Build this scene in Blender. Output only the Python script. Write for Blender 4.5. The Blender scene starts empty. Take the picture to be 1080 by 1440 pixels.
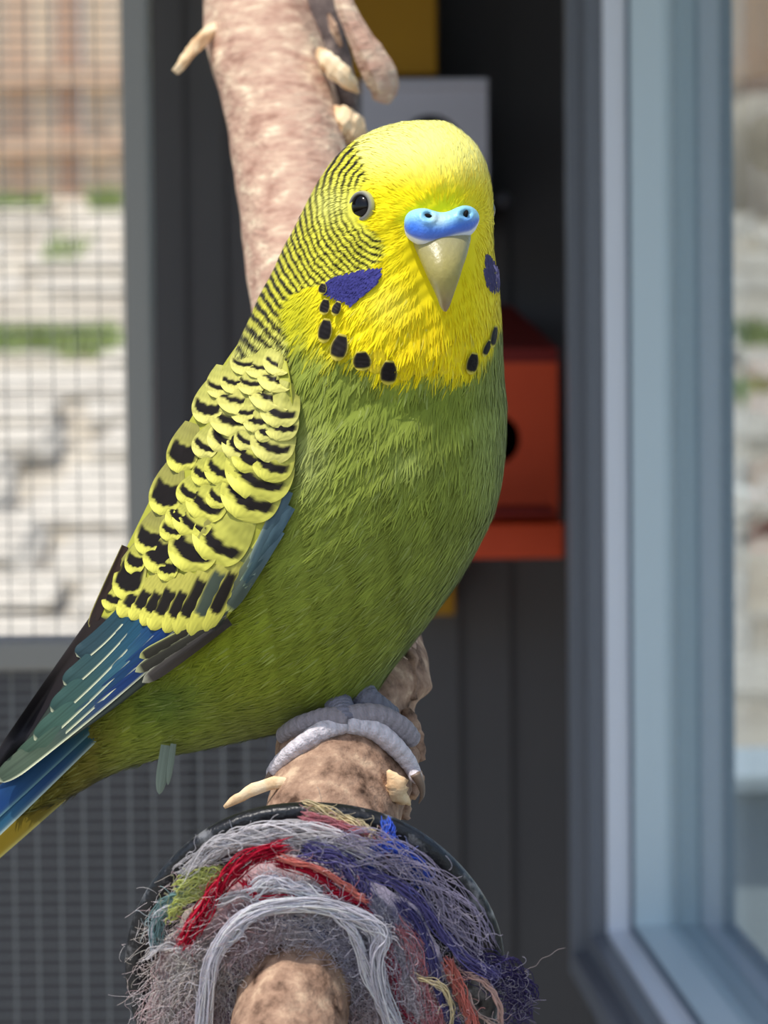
import bpy, math
import numpy as np
from mathutils import Vector, Matrix
from mathutils.bvhtree import BVHTree

sc = bpy.context.scene
COL = sc.collection
rng = np.random.default_rng(7)

# ------------------------------------------------------------------ camera
FPX = 4097.0            # focal length in pixels of the 1080 px wide frame
D0 = 0.55               # distance to the bird
S = D0 / FPX            # metres per pixel at the bird
CAM = Vector((0, 0, 1.45))
PITCH, ROLL = math.radians(3.0), math.radians(-0.55)
RM = Matrix.Rotation(math.radians(90) - PITCH, 3, 'X') @ Matrix.Rotation(ROLL, 3, 'Z')
cam_d = bpy.data.cameras.new('camera')
cam_d.sensor_fit = 'HORIZONTAL'
cam_d.sensor_width = 24.0
cam_d.lens = 24.0 * FPX / 1080.0
cam_d.clip_start = 0.02
cam_d.clip_end = 100
cam_d.dof.use_dof = True
cam_d.dof.focus_distance = D0 - 0.012
cam_d.dof.aperture_fstop = cam_d.lens / 3.7
cam = bpy.data.objects.new('camera', cam_d)
cam.location = CAM
cam.rotation_euler = RM.to_euler()
COL.objects.link(cam)
sc.camera = cam
RN = np.array(RM)
CN = np.array(CAM)

# ------------------------------------------------------------------ light
w = bpy.data.worlds.new('sky')
sc.world = w
w.use_nodes = True
nt = w.node_tree
bg = nt.nodes['Background']
sky = nt.nodes.new('ShaderNodeTexSky')
sky.sky_type = 'NISHITA'
sky.sun_disc = False
sky.sun_elevation = math.radians(62)
sky.sun_rotation = math.radians(-150)
sky.air_density = 1.0
sky.dust_density = 1.5
nt.links.new(sky.outputs[0], bg.inputs[0])
bg.inputs[1].default_value = 0.18
sun_d = bpy.data.lights.new('sun', 'SUN')
sun_d.energy = 3.7
sun_d.angle = math.radians(0.6)
sun_d.color = (1.0, 0.96, 0.89)
sun = bpy.data.objects.new('sun', sun_d)
sun.rotation_euler = Vector((0.33, 0.27, -0.90)).to_track_quat('-Z', 'Y').to_euler()
sun.location = (-2, -2, 6)
COL.objects.link(sun)
sc.view_settings.view_transform = 'Standard'
sc.view_settings.look = 'None'
sc.view_settings.gamma = 1.0
sc.view_settings.use_curve_mapping = False
sc.view_settings.exposure = 0.0

# ------------------------------------------------------------------ helpers
def P(px, py, d):
    """arrays or scalars: design-grid position (px,py) at depth d -> world"""
    px, py, d = np.broadcast_arrays(np.asarray(px, float), np.asarray(py, float), np.asarray(d, float))
    v = np.stack([(px - 540) / FPX * d, (720 - py) / FPX * d, -d], -1)
    return v @ RN.T + CN

def K(px, py, k):
    return P(px, py, D0 + np.asarray(k, float) * S)

def PV(px, py, d):
    return Vector(P(px, py, d).tolist())

def PY(px, py, Y):
    d = P(px, py, 1.0) - CN
    return Vector((CN + d * ((Y - CN[1]) / d[1])).tolist())

def lin(c):
    c = np.asarray(c, float) / 255.0
    return np.where(c <= 0.04045, c / 12.92, ((c + 0.055) / 1.055) ** 2.4)

def sstep(a, b, x):
    t = np.clip((x - a) / (b - a), 0, 1)
    return t * t * (3 - 2 * t)

def crom(pts, n):
    """Catmull-Rom through rows of pts, n samples"""
    pts = np.asarray(pts, float)
    m = len(pts)
    p = np.vstack([2 * pts[0] - pts[1], pts, 2 * pts[-1] - pts[-2]])
    t = np.linspace(0, m - 1, n)
    i = np.minimum(t.astype(int), m - 2)
    f = (t - i)[:, None]
    a, b, c, d = p[i], p[i + 1], p[i + 2], p[i + 3]
    return 0.5 * ((2 * b) + (c - a) * f + (2 * a - 5 * b + 4 * c - d) * f ** 2 + (3 * b - a - 3 * c + d) * f ** 3)

ORIG = {}

def link(o, parent=None):
    COL.objects.link(o)
    if parent is not None:
        o.parent = parent
    return o

def thing(name, loc, label, cat, group=None):
    o = bpy.data.objects.new(name, None)
    o.empty_display_size = 0.01
    o.location = Vector(loc)
    link(o)
    ORIG[o.name] = np.array(loc, float)
    o['label'] = label
    o['category'] = cat
    if group:
        o['group'] = group
    return o

def tag(o, label, cat, group=None):
    o['label'] = label
    o['category'] = cat
    if group:
        o['group'] = group
    return o

def struct(o):
    o['kind'] = 'structure'
    return o

def mesh(name, V, F, mat, parent=None, col=None, smooth=True, uv=None):
    """V (n,3) world points, F (m,3|4) int array or list of index lists"""
    V = np.asarray(V, float)
    if parent is not None:
        o0 = ORIG[parent.name]
    else:
        o0 = np.array([(V[:, 0].min() + V[:, 0].max()) / 2, (V[:, 1].min() + V[:, 1].max()) / 2, V[:, 2].min()])
    me = bpy.data.meshes.new(name)
    if isinstance(F, np.ndarray):
        nf, fs = F.shape
        me.vertices.add(len(V))
        me.vertices.foreach_set('co', (V - o0).ravel().astype(np.float32))
        me.loops.add(nf * fs)
        me.loops.foreach_set('vertex_index', F.ravel().astype(np.int32))
        me.polygons.add(nf)
        me.polygons.foreach_set('loop_start', np.arange(nf, dtype=np.int32) * fs)
        me.polygons.foreach_set('loop_total', np.full(nf, fs, dtype=np.int32))
        me.update(calc_edges=True)
        me.validate()
    else:
        me.from_pydata((V - o0).tolist(), [], F)
        me.update()
    if smooth:
        me.polygons.foreach_set('use_smooth', np.ones(len(me.polygons), dtype=bool))
    if col is not None:
        c = np.ones((len(V), 4), np.float32)
        c[:, :3] = np.clip(col, 0, 1)
        a = me.color_attributes.new('Col', 'FLOAT_COLOR', 'POINT')
        a.data.foreach_set('color', c.ravel())
    if mat is not None:
        me.materials.append(mat)
    o = bpy.data.objects.new(name, me)
    link(o, parent)
    if parent is None:
        o.location = Vector(o0.tolist())
    ORIG[o.name] = o0
    return o

def grid_faces(nr, nc, wrap=True):
    r = np.arange(nr - 1)[:, None]
    c = np.arange(nc if wrap else nc - 1)[None, :]
    c2 = (c + 1) % nc
    return np.stack([r * nc + c, r * nc + c2, (r + 1) * nc + c2, (r + 1) * nc + c], -1).reshape(-1, 4)

def frames(C):
    """parallel frames along the polyline C (n,3)"""
    T = np.gradient(C, axis=0)
    T /= np.linalg.norm(T, axis=1)[:, None] + 1e-12
    ref = np.array([0.0, 0, 1.0]) if abs(T[0][2]) < 0.9 else np.array([1.0, 0, 0])
    A = np.zeros_like(C)
    for i in range(len(C)):
        ref = ref - T[i] * (ref @ T[i])
        ref /= np.linalg.norm(ref) + 1e-12
        A[i] = ref
    return T, A, np.cross(T, A)

def tube_vf(C, R, n=12, cap=True, rad=None):
    """rad(i,theta)->multiplier array (len(C), n)"""
    C = np.asarray(C, float)
    R = np.broadcast_to(np.asarray(R, float), (len(C),))
    T, A, B = frames(C)
    th = np.linspace(0, 2 * math.pi, n, endpoint=False)
    m = np.ones((len(C), n)) if rad is None else rad
    V = C[:, None, :] + (R[:, None] * m)[..., None] * (np.cos(th)[None, :, None] * A[:, None, :] + np.sin(th)[None, :, None] * B[:, None, :])
    V = V.reshape(-1, 3)
    F = grid_faces(len(C), n)
    if cap:
        V = np.vstack([V, C[0] , C[-1]])
        a, b = len(V) - 2, len(V) - 1
        j = np.arange(n)
        j2 = (j + 1) % n
        base = (len(C) - 1) * n
        c1 = np.stack([np.full(n, a), j2, j, np.full(n, a)], -1)
        c2 = np.stack([np.full(n, b), base + j, base + j2, np.full(n, b)], -1)
        F = [list(f) for f in F.tolist()] + [f[:3] for f in c1.tolist()] + [f[:3] for f in c2.tolist()]
    return V, F

def box_vf(x0, x1, y0, y1, z0, z1, bev=0.0):
    import itertools
    if bev <= 0:
        V = np.array([[x, y, z] for z in (z0, z1) for y in (y0, y1) for x in (x0, x1)])
        F = [[0, 2, 3, 1], [4, 5, 7, 6], [0, 1, 5, 4], [2, 6, 7, 3], [0, 4, 6, 2], [1, 3, 7, 5]]
        return V, F
    import bmesh
    bm = bmesh.new()
    bmesh.ops.create_cube(bm, size=1.0)
    for v in bm.verts:
        v.co = Vector(((x0 + x1) / 2 + v.co.x * (x1 - x0), (y0 + y1) / 2 + v.co.y * (y1 - y0), (z0 + z1) / 2 + v.co.z * (z1 - z0)))
    bmesh.ops.bevel(bm, geom=bm.edges[:], offset=bev, segments=2, affect='EDGES', profile=0.5)
    bm.verts.ensure_lookup_table()
    V = np.array([v.co[:] for v in bm.verts])
    F = [[v.index for v in f.verts] for f in bm.faces]
    bm.free()
    return V, F

def join(parts):
    Vs, Fs, n = [], [], 0
    for V, F in parts:
        Vs.append(np.asarray(V))
        Fs += [[i + n for i in f] for f in (F.tolist() if isinstance(F, np.ndarray) else F)]
        n += len(V)
    return np.vstack(Vs), Fs

def box(name, x0, x1, y0, y1, z0, z1, mat, parent=None, bev=0.0):
    V, F = box_vf(min(x0, x1), max(x0, x1), min(y0, y1), max(y0, y1), min(z0, z1), max(z0, z1), bev)
    return mesh(name, V, F, mat, parent, smooth=False)

# ------------------------------------------------------------------ materials
def mat(name, c=None, rough=0.6, attr=False, spec=0.3, var=None, vscale=40.0, vdet=6, bump=0.0, bscale=200.0,
        sheen=0.0, stretch=None, metal=0.0, coat=0.0, sss=0.0):
    m = bpy.data.materials.new(name)
    m.use_nodes = True
    n = m.node_tree.nodes
    L = m.node_tree.links
    b = n['Principled BSDF']
    b.inputs['Roughness'].default_value = rough
    b.inputs['Specular IOR Level'].default_value = spec
    b.inputs['Metallic'].default_value = metal
    b.inputs['Coat Weight'].default_value = coat
    if sheen:
        b.inputs['Sheen Weight'].default_value = sheen
        b.inputs['Sheen Roughness'].default_value = 0.5
    tc = n.new('ShaderNodeTexCoord')
    src = tc.outputs['Object']
    if stretch:
        mp = n.new('ShaderNodeMapping')
        mp.inputs['Scale'].default_value = stretch
        L.new(src, mp.inputs['Vector'])
        src = mp.outputs[0]
    if attr:
        a = n.new('ShaderNodeAttribute')
        a.attribute_name = 'Col'
        L.new(a.outputs['Color'], b.inputs['Base Color'])
    elif var is not None:
        t = n.new('ShaderNodeTexNoise')
        t.inputs['Scale'].default_value = vscale
        t.inputs['Detail'].default_value = vdet
        t.inputs['Roughness'].default_value = 0.62
        L.new(src, t.inputs['Vector'])
        r = n.new('ShaderNodeValToRGB')
        cols = [c] + list(var)
        r.color_ramp.elements[0].position = 0.32
        r.color_ramp.elements[1].position = 0.68
        r.color_ramp.elements[0].color = (*lin(cols[0]), 1)
        r.color_ramp.elements[1].color = (*lin(cols[-1]), 1)
        for i, cc in enumerate(cols[1:-1]):
            e = r.color_ramp.elements.new(0.32 + 0.36 * (i + 1) / (len(cols) - 1))
            e.color = (*lin(cc), 1)
        L.new(t.outputs['Fac'], r.inputs[0])
        L.new(r.outputs[0], b.inputs['Base Color'])
    else:
        b.inputs['Base Color'].default_value = (*lin(c), 1)
    if bump:
        t2 = n.new('ShaderNodeTexNoise')
        t2.inputs['Scale'].default_value = bscale
        t2.inputs['Detail'].default_value = 5
        L.new(src, t2.inputs['Vector'])
        bp = n.new('ShaderNodeBump')
        bp.inputs['Strength'].default_value = bump
        bp.inputs['Distance'].default_value = 0.001
        L.new(t2.outputs['Fac'], bp.inputs['Height'])
        L.new(bp.outputs[0], b.inputs['Normal'])
    return m

M = {}
M['plumage'] = mat('plumage', rough=0.75, attr=True, spec=0.15, sheen=0.15)
M['feather'] = mat('feather_vane', rough=0.6, attr=True, spec=0.25)
M['horn'] = mat('horn', rough=0.35, attr=True, spec=0.45, bump=0.15, bscale=900)
M['cere'] = mat('cere_skin', rough=0.38, attr=True, spec=0.5, bump=0.25, bscale=1300)
M['foot'] = mat('foot_skin', rough=0.5, attr=True, spec=0.4, bump=0.5, bscale=1500)
M['eye'] = mat('eye_gloss', (10, 6, 5), rough=0.12, spec=0.35, coat=0.0)
M['eyering'] = mat('eye_ring_skin', (150, 148, 135), rough=0.6)
M['bark'] = mat('bark', (160, 122, 104), rough=0.85, var=[(190, 154, 134), (206, 176, 152), (242, 222, 190)], vscale=170, vdet=8, bump=0.8, bscale=500, stretch=(.8, 1, 2.0))
M['bark_rough'] = mat('rough_bark', (72, 50, 36), rough=0.85, var=[(142, 112, 92), (172, 140, 116), (208, 178, 148)], vscale=190, vdet=9, bump=1.0, bscale=350)
M['bark_shaded'] = mat('shaded_brown_bark', (70, 60, 58), rough=0.9, var=[(105, 92, 88), (150, 135, 125)], vscale=150, bump=0.8, bscale=400)  # dark brown bark, with the shade of the gap put into its colour
M['wood_pale'] = mat('pale_split_wood', (214, 168, 122), rough=0.75, var=[(242, 210, 165), (252, 234, 200)], vscale=160, bump=0.4, bscale=500)
M['rubber'] = mat('black_plastic', (18, 19, 22), rough=0.35, var=[(22, 23, 26), (26, 27, 31), (120, 120, 122)], vscale=190, vdet=8, bump=0.5, bscale=500, spec=0.5)
M['wall_dark'] = mat('dark_grey_board', (87, 87, 90), rough=0.6, var=[(93, 92, 94)], vscale=6, spec=0.25)
M['frame_grey'] = mat('grey_metal_frame', (140, 138, 131), rough=0.4, spec=0.4)
M['frame_dark'] = mat('anthracite_frame', (112, 116, 124), rough=0.4, spec=0.4)
M['frame_white'] = mat('white_window_frame', (232, 236, 244), rough=0.35, spec=0.4)
M['frame_inner'] = mat('white_glazing_bead', (208, 224, 230), rough=0.35, spec=0.4)
M['gasket'] = mat('grey_gasket', (112, 126, 140), rough=0.6)
M['reveal'] = mat('blue_grey_outer_frame', (138, 158, 168), rough=0.45)
M['red'] = mat('red_paint', (206, 72, 34), rough=0.55, var=[(214, 78, 38)], vscale=20)
M['red_shaded'] = mat('shaded_red_paint', (120, 26, 20), rough=0.6)  # the red paint again, darkened for the shade on the box roof
M['mustard'] = mat('mustard_paint', (156, 112, 6), rough=0.55, var=[(164, 120, 8)], vscale=15)
M['white_box'] = mat('white_paint', (190, 190, 202), rough=0.55)
M['hole'] = mat('dark_interior', (12, 10, 10), rough=0.9)
M['wire'] = mat('galvanised_wire', (128, 130, 128), rough=0.45, spec=0.5)
M['gravel'] = mat('gravel_ground', (162, 151, 133), rough=0.95, var=[(186, 176, 158), (208, 199, 180)], vscale=9, bump=0.5, bscale=60)
M['slab'] = mat('pale_stone', (172, 163, 150), rough=0.9, var=[(200, 192, 176), (220, 212, 196)], vscale=6, bump=0.5, bscale=50)
M['slat'] = mat('weathered_timber', (182, 152, 126), rough=0.85, var=[(202, 172, 146), (218, 194, 166)], vscale=7, stretch=(6, 6, 0.6))
M['grass'] = mat('grass_blade', (118, 140, 78), rough=0.7, var=[(156, 170, 108)], vscale=5)
M['post_blue'] = mat('pale_blue_paint', (196, 208, 212), rough=0.5)
M['roof'] = mat('roof_sheet', (110, 110, 112), rough=0.7)
M['hose_white'] = mat('white_hose', (225, 222, 212), rough=0.5)
M['hose_dark'] = mat('dark_hose', (90, 82, 72), rough=0.6)
M['boulder'] = mat('boulder_stone', (150, 138, 118), rough=0.95, var=[(190, 178, 158)], vscale=5, bump=0.6, bscale=30)
M['screw'] = mat('zinc_screw', (150, 150, 158), rough=0.4, metal=0.6)

def translucent(name, w):
    """fibres and barbs let part of the light through"""
    m = bpy.data.materials.new(name)
    m.use_nodes = True
    n, L = m.node_tree.nodes, m.node_tree.links
    n.clear()
    out = n.new('ShaderNodeOutputMaterial')
    mix = n.new('ShaderNodeMixShader')
    mix.inputs[0].default_value = w
    d = n.new('ShaderNodeBsdfDiffuse')
    t = n.new('ShaderNodeBsdfTranslucent')
    a = n.new('ShaderNodeAttribute')
    a.attribute_name = 'Col'
    L.new(a.outputs['Color'], d.inputs[0])
    L.new(a.outputs['Color'], t.inputs[0])
    L.new(d.outputs[0], mix.inputs[1])
    L.new(t.outputs[0], mix.inputs[2])
    L.new(mix.outputs[0], out.inputs[0])
    return m
M['fibre'] = translucent('cotton_fibre', .32)

def glass_mat():
    m = bpy.data.materials.new('window_glass')
    m.use_nodes = True
    n, L = m.node_tree.nodes, m.node_tree.links
    n.clear()
    out = n.new('ShaderNodeOutputMaterial')
    mix = n.new('ShaderNodeMixShader')
    tr = n.new('ShaderNodeBsdfTransparent')
    tr.inputs[0].default_value = (0.93, 0.97, 0.98, 1)
    gl = n.new('ShaderNodeBsdfGlossy')
    gl.inputs['Roughness'].default_value = 0.03
    fr = n.new('ShaderNodeFresnel')
    fr.inputs[0].default_value = 1.45
    mu = n.new('ShaderNodeMath'); mu.operation = 'MULTIPLY'; mu.inputs[1].default_value = 0.38
    L.new(fr.outputs[0], mu.inputs[0])
    L.new(mu.outputs[0], mix.inputs[0])
    L.new(tr.outputs[0], mix.inputs[1])
    L.new(gl.outputs[0], mix.inputs[2])
    L.new(mix.outputs[0], out.inputs[0])
    return m
M['glass'] = glass_mat()

# ================================================================== SETTING
YB = 1.36
# back wall: dark boards, with an open bay on the left above the sill
zl = lambda py, Y: PY(540, py, Y).z
xl = lambda px, Y: PY(px, 720, Y).x
wall_back = struct(box('wall_back', xl(205, YB), 0.098, YB, YB + 0.05, 0.0, 2.3, M['wall_dark']))
wall_sill = struct(box('wall_back_sill', -1.6, xl(205, YB) - 0.0005, YB, YB + 0.05, 0.0, zl(905, YB), M['wall_dark']))
# shallow board joints on the back wall
for i, px in enumerate((262, 318, 640, 712)):
    struct(box('trim_%d' % (i + 1), xl(px, YB) - 0.0012, xl(px, YB) + 0.0012, YB - 0.003, YB - 0.0002, 0.4, 2.2, M['wall_dark']))
floor = struct(box('floor', -5, 5, -7.0, 2.6, -0.05, 0.0, mat('concrete_floor', (165, 160, 150), rough=0.9, var=[(180, 176, 166)], vscale=5)))
ceiling = struct(box('ceiling', -1.4, 0.42, 0.67, YB + 0.15, 1.78, 1.80, M['roof']))

# right-hand wall with the window: plane turned 2.9 degrees from the view axis
TA = math.radians(2.9)
Q = PV(927, 720, 1.1)
tn = np.array([math.sin(TA), -math.cos(TA), 0])
ni = np.array([-math.cos(TA), -math.sin(TA), 0])
Q2 = np.array([Q.x, Q.y, 0])
ZG = PV(932, 1306, 1.1).z

def rbox_vf(a0, a1, h0, h1, z0, z1):
    V, F = box_vf(0, 1, 0, 1, 0, 1)
    W = Q2 + (a0 + V[:, :1] * (a1 - a0)) * tn + (h0 + V[:, 1:2] * (h1 - h0)) * ni
    W[:, 2] = z0 + V[:, 2] * (z1 - z0)
    return W, F

def rbox(name, *a, mat=None, parent=None):
    V, F = rbox_vf(*a)
    return mesh(name, V, F, mat, parent, smooth=False)

AE, ZT = 0.95, ZG + 0.62       # near edge and top of the pane
steps = [(0.000, 0.0025, 0.0100, 'frame_inner'), (0.0025, 0.005, 0.0200, 'frame_white'),
         (0.005, 0.013, 0.0265, 'frame_dark'), (0.013, 0.022, 0.0325, 'frame_dark')]
win = struct(thing('window_1', Q2 + np.array([0, 0, ZG]), 'x', 'x'))
del win['label'], win['category']
win['kind'] = 'structure'
for w0, w1, h, mm in steps:
    nm = {'frame_white': 'sash', 'frame_inner': 'glazing_bead'}.get(mm, 'outer_frame')
    parts = [rbox_vf(-w1, -w0, -0.006, h, ZG - w1, ZT + w1), rbox_vf(AE + w0, AE + w1, -0.006, h, ZG - w1, ZT + w1),
             rbox_vf(-w0, AE + w0, -0.006, h, ZG - w1, ZG - w0), rbox_vf(-w0, AE + w0, -0.006, h, ZT + w0, ZT + w1)]
    V, F = join(parts)
    mesh(nm, V, F, M[mm], win, smooth=False)
parts = [rbox_vf(-.0215, 0, -.0285, -.0062, ZG - .0215, ZT + .0215), rbox_vf(AE, AE + .0215, -.0285, -.0062, ZG - .0215, ZT + .0215),
         rbox_vf(0, AE, -.0285, -.0062, ZG - .0215, ZG), rbox_vf(0, AE, -.0285, -.0062, ZT, ZT + .0215)]
V, F = join(parts)
mesh('outer_reveal', V, F, M['reveal'], win, smooth=False)
gw0, gw1, gh0, gh1 = .0008, .0025, .0101, .0116
parts = [rbox_vf(-gw1, -gw0, gh0, gh1, ZG - gw1, ZT + gw1), rbox_vf(AE + gw0, AE + gw1, gh0, gh1, ZG - gw1, ZT + gw1),
         rbox_vf(-gw0, AE + gw0, gh0, gh1, ZG - gw1, ZG - gw0), rbox_vf(-gw0, AE + gw0, gh0, gh1, ZT + gw0, ZT + gw1)]
V, F = join(parts)
mesh('gasket', V, F, M['gasket'], win, smooth=False)
rbox('pane', 0.0, AE, -0.006, -0.002, ZG, ZT, mat=M['glass'], parent=win)
wr = join([rbox_vf(-0.35, -0.022, -0.028, -0.004, 0, 2.3), rbox_vf(-0.022, AE + 0.022, -0.028, -0.004, 0, ZG - 0.022),
           rbox_vf(-0.022, AE + 0.022, -0.028, -0.004, ZT + 0.022, 2.3)])
struct(mesh('wall_right', wr[0], wr[1], M['wall_dark'], smooth=False))

# ---- nest boxes hung on the back wall
def holed_front(x0, x1, z0, z1, y0, y1, cx, cz, r, n=40):
    """board with a round hole, real thickness"""
    th = np.linspace(0, 2 * math.pi, n, endpoint=False)
    inn = np.stack([cx + r * np.cos(th), cz + r * np.sin(th)], -1)
    out = []
    for t in th:
        dx, dz = math.cos(t), math.sin(t)
        s = min(((x1 - cx) / dx if dx > 1e-9 else (x0 - cx) / dx if dx < -1e-9 else 9e9),
                ((z1 - cz) / dz if dz > 1e-9 else (z0 - cz) / dz if dz < -1e-9 else 9e9))
        out.append((cx + dx * s, cz + dz * s))
    for c in ((x0, z0), (x0, z1), (x1, z0), (x1, z1)):
        k = int(np.argmin([(o[0] - c[0]) ** 2 + (o[1] - c[1]) ** 2 for o in out]))
        out[k] = c
    out = np.array(out)
    V = np.vstack([np.c_[out[:, 0], np.full(n, y0), out[:, 1]], np.c_[inn[:, 0], np.full(n, y0), inn[:, 1]],
                   np.c_[out[:, 0], np.full(n, y1), out[:, 1]], np.c_[inn[:, 0], np.full(n, y1), inn[:, 1]]])
    F = []
    for i in range(n):
        j = (i + 1) % n
        F += [[i, j, n + j, n + i], [2 * n + j, 2 * n + i, 3 * n + i, 3 * n + j], [n + i, n + j, 3 * n + j, 3 * n + i], [j, i, 2 * n + i, 2 * n + j]]
    return V, F

def nest_box(name, px0, px1, py0, py1, Y, paint, label, hole=None, roof=None, ledge=None, cat='nest box'):
    x0, x1 = PY(px0, (py0 + py1) / 2, Y).x, PY(px1, (py0 + py1) / 2, Y).x
    z0, z1 = zl(py1, Y), zl(py0, Y)
    t = thing(name, ((x0 + x1) / 2, (Y + YB) / 2, z0), label, cat, 'nest boxes on the dark back wall')
    th = 0.008
    if hole:
        hx, hz = PY(hole[0], hole[1], Y).x, PY(hole[0], hole[1], Y).z
        r = hole[2] * Y / FPX
        V, F = holed_front(x0, x1, z0, z1, Y, Y + th, hx, hz, r)
        mesh('front_panel', V, F, paint, t, smooth=False)
        box('back_panel', x0, x1, YB - 0.006, YB - 0.0005, z0, z1, M['hole'], t)
    else:
        box('front_panel', x0, x1, Y, Y + th, z0, z1, paint, t, 0.001)
        box('back_panel', x0, x1, YB - 0.006, YB - 0.0005, z0, z1, paint, t)
    box('side_panel', x0, x0 + th, Y + th, YB - 0.006, z0, z1, paint, t)
    box('side_panel', x1 - th, x1, Y + th, YB - 0.006, z0, z1, paint, t)
    box('base_panel', x0 + th, x1 - th, Y + th, YB - 0.006, z0, z0 + th, paint, t)
    return t, x0, x1, z0, z1

mb, *_ = nest_box('nest_box', 440, 614, -190, 106, 1.27, M['mustard'], 'mustard yellow box at the top of the dark wall, above the white box')
_t, x0, x1, z0, z1 = mb, *_
box('lid', x0 - .004, x1 + .004, 1.262, YB - .001, z1, z1 + .008, M['mustard'], mb)
wb, x0, x1, z0, z1 = nest_box('nest_box', 508, 686, 126, 330, 1.27, M['white_box'], 'off white box with a round hole, behind the crown of the bird', hole=(606, 205, 44))
box('lid', x0, x1, 1.266, YB - .001, z1, z1 + .004, M['white_box'], wb)
# small zinc screw right of the head
c = PY(702, 287, YB)
V, F = tube_vf([[c.x, YB, c.z], [c.x, YB - 0.03, c.z], [c.x, YB - 0.031, c.z], [c.x, YB - 0.036, c.z]], [0.0022, 0.0022, 0.0042, 0.0038], 12)
tag(mesh('wall_screw', V, F, M['screw']), 'small zinc screw in the dark wall right of the head of the bird', 'screw')
rb, x0, x1, z0, z1 = nest_box('nest_box', 596, 785, 512, 738, 1.21, M['red'], 'bright red wooden box with round hole on the dark wall behind the bird', hole=(696, 618, 36))
yr = 1.21
V = np.array([[x0, yr, z1], [x1, yr, z1], [x1 - .006, YB - .001, z1 + .02], [x0 + .006, YB - .001, z1 + .02],
              [x0, yr, z1 + .006], [x1, yr, z1 + .006], [x1 - .014, YB - .03, z1 + .026], [x0 + .014, YB - .03, z1 + .026]])
mesh('sloping_roof', V, [[0, 3, 2, 1], [4, 5, 6, 7], [0, 1, 5, 4], [1, 2, 6, 5], [2, 3, 7, 6], [3, 0, 4, 7]], M['red_shaded'], rb, smooth=False)
zz0, zz1 = zl(786, 1.2), zl(736, 1.2)
box('bottom_board', x0, x1 + .0012, 1.195, YB - .001, zz0, zz1, M['red'], rb, 0.001)
box('groove_bar', x0 + .005, x1 - .004, 1.17, 1.2095, zl(722, 1.2), zl(714, 1.2), M['red_shaded'], rb, 0.001)  # added bar, dark red to stand in for the dark groove in the front
yb, x0, x1, z0, z1 = nest_box('nest_box', 520, 640, 800, 866, 1.30, M['mustard'], 'low mustard box under the red box, only its corner showing beside the belly')
box('lid', x0, x1, 1.298, YB - .001, z1, z1 + .003, M['mustard'], yb)

# ---- mesh screen on the left
YM = 0.95
ms = thing('mesh_screen', (xl(150, YM), YM, 0.0), 'grey framed wire mesh screen left of the bird, sunny garden behind it', 'screen')
def mx(px): return xl(px, YM)
def mz(py): return zl(py, YM)
box('post', mx(184), mx(220), YM - 0.012, YM + 0.012, mz(930), 1.78, M['frame_grey'], ms, 0.0015)
box('middle_rail', -0.75, mx(378), YM - 0.012, YM + 0.012, mz(934), mz(892), M['frame_grey'], ms, 0.0015)
box('post', mx(372), mx(400), YM + 0.006, YM + 0.02, 0.0, mz(934), M['wall_dark'], ms, 0.001)
parts = []
px_v, px_h, wr_ = 33.0, 16.5, 0.00016
def wire_box(x0, x1, y, z0, z1):
    parts.append(box_vf(x0, x1, y - wr_, y + wr_, z0, z1))
for i in range(-12, 12):
    px = 12 + i * px_v
    if px < 178:
        wire_box(mx(px) - wr_ * 1.1, mx(px) + wr_ * 1.1, YM, mz(905), mz(-120))
    if px < 374:
        wire_box(mx(px) - wr_ * 2.2, mx(px) + wr_ * 2.2, YM, mz(1600), mz(930))
for j in range(-8, 98):
    py = j * px_h + 4
    if py < 893:
        wire_box(mx(-390), mx(180), YM - 0.0008, mz(py) - wr_, mz(py) + wr_)
    elif py > 932:
        wire_box(mx(-390), mx(376), YM - 0.0008, mz(py) - wr_, mz(py) + wr_)
V, F = join(parts)
wm = mesh('wire_mesh', V, F, M['wire'], ms, smooth=False)
wm['kind'] = 'stuff'

# ---- outside: rising garden bank, stone slabs, fence
prof = [(1700, 2.3), (1440, 2.9), (890, 4.0), (570, 5.2), (470, 5.8), (330, 7.0), (262, 7.7), (250, 9.0)]
rows = [(PV(540, py, d).y, PV(540, py, d).z) for py, d in prof]
nx = 40
X = np.linspace(-4, 4, nx)
V = np.array([[x, y, z + 0.02 * math.sin(3 * x + y * 5)] for (y, z) in rows for x in X])
ground = struct(mesh('ground', V, grid_faces(len(rows), nx, False), M['gravel']))
ry = np.array([r[0] for r in rows]); rz = np.array([r[1] for r in rows])
def gz(y): return float(np.interp(y, ry, rz))
slab_meshes = []
for k in range(4):
    import bmesh
    bm = bmesh.new()
    bmesh.ops.create_cube(bm, size=1.0)
    for v in bm.verts:
        v.co = Vector((v.co.x * (1 + 0.15 * rng.normal()), v.co.y * (1 + 0.1 * rng.normal()), v.co.z))
    bmesh.ops.bevel(bm, geom=bm.edges[:], offset=0.08, segments=1, affect='EDGES')
    me = bpy.data.meshes.new('stone_slab')
    bm.to_mesh(me); bm.free()
    me.materials.append(M['slab'])
    slab_meshes.append(me)
g0 = ORIG[ground.name]
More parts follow.
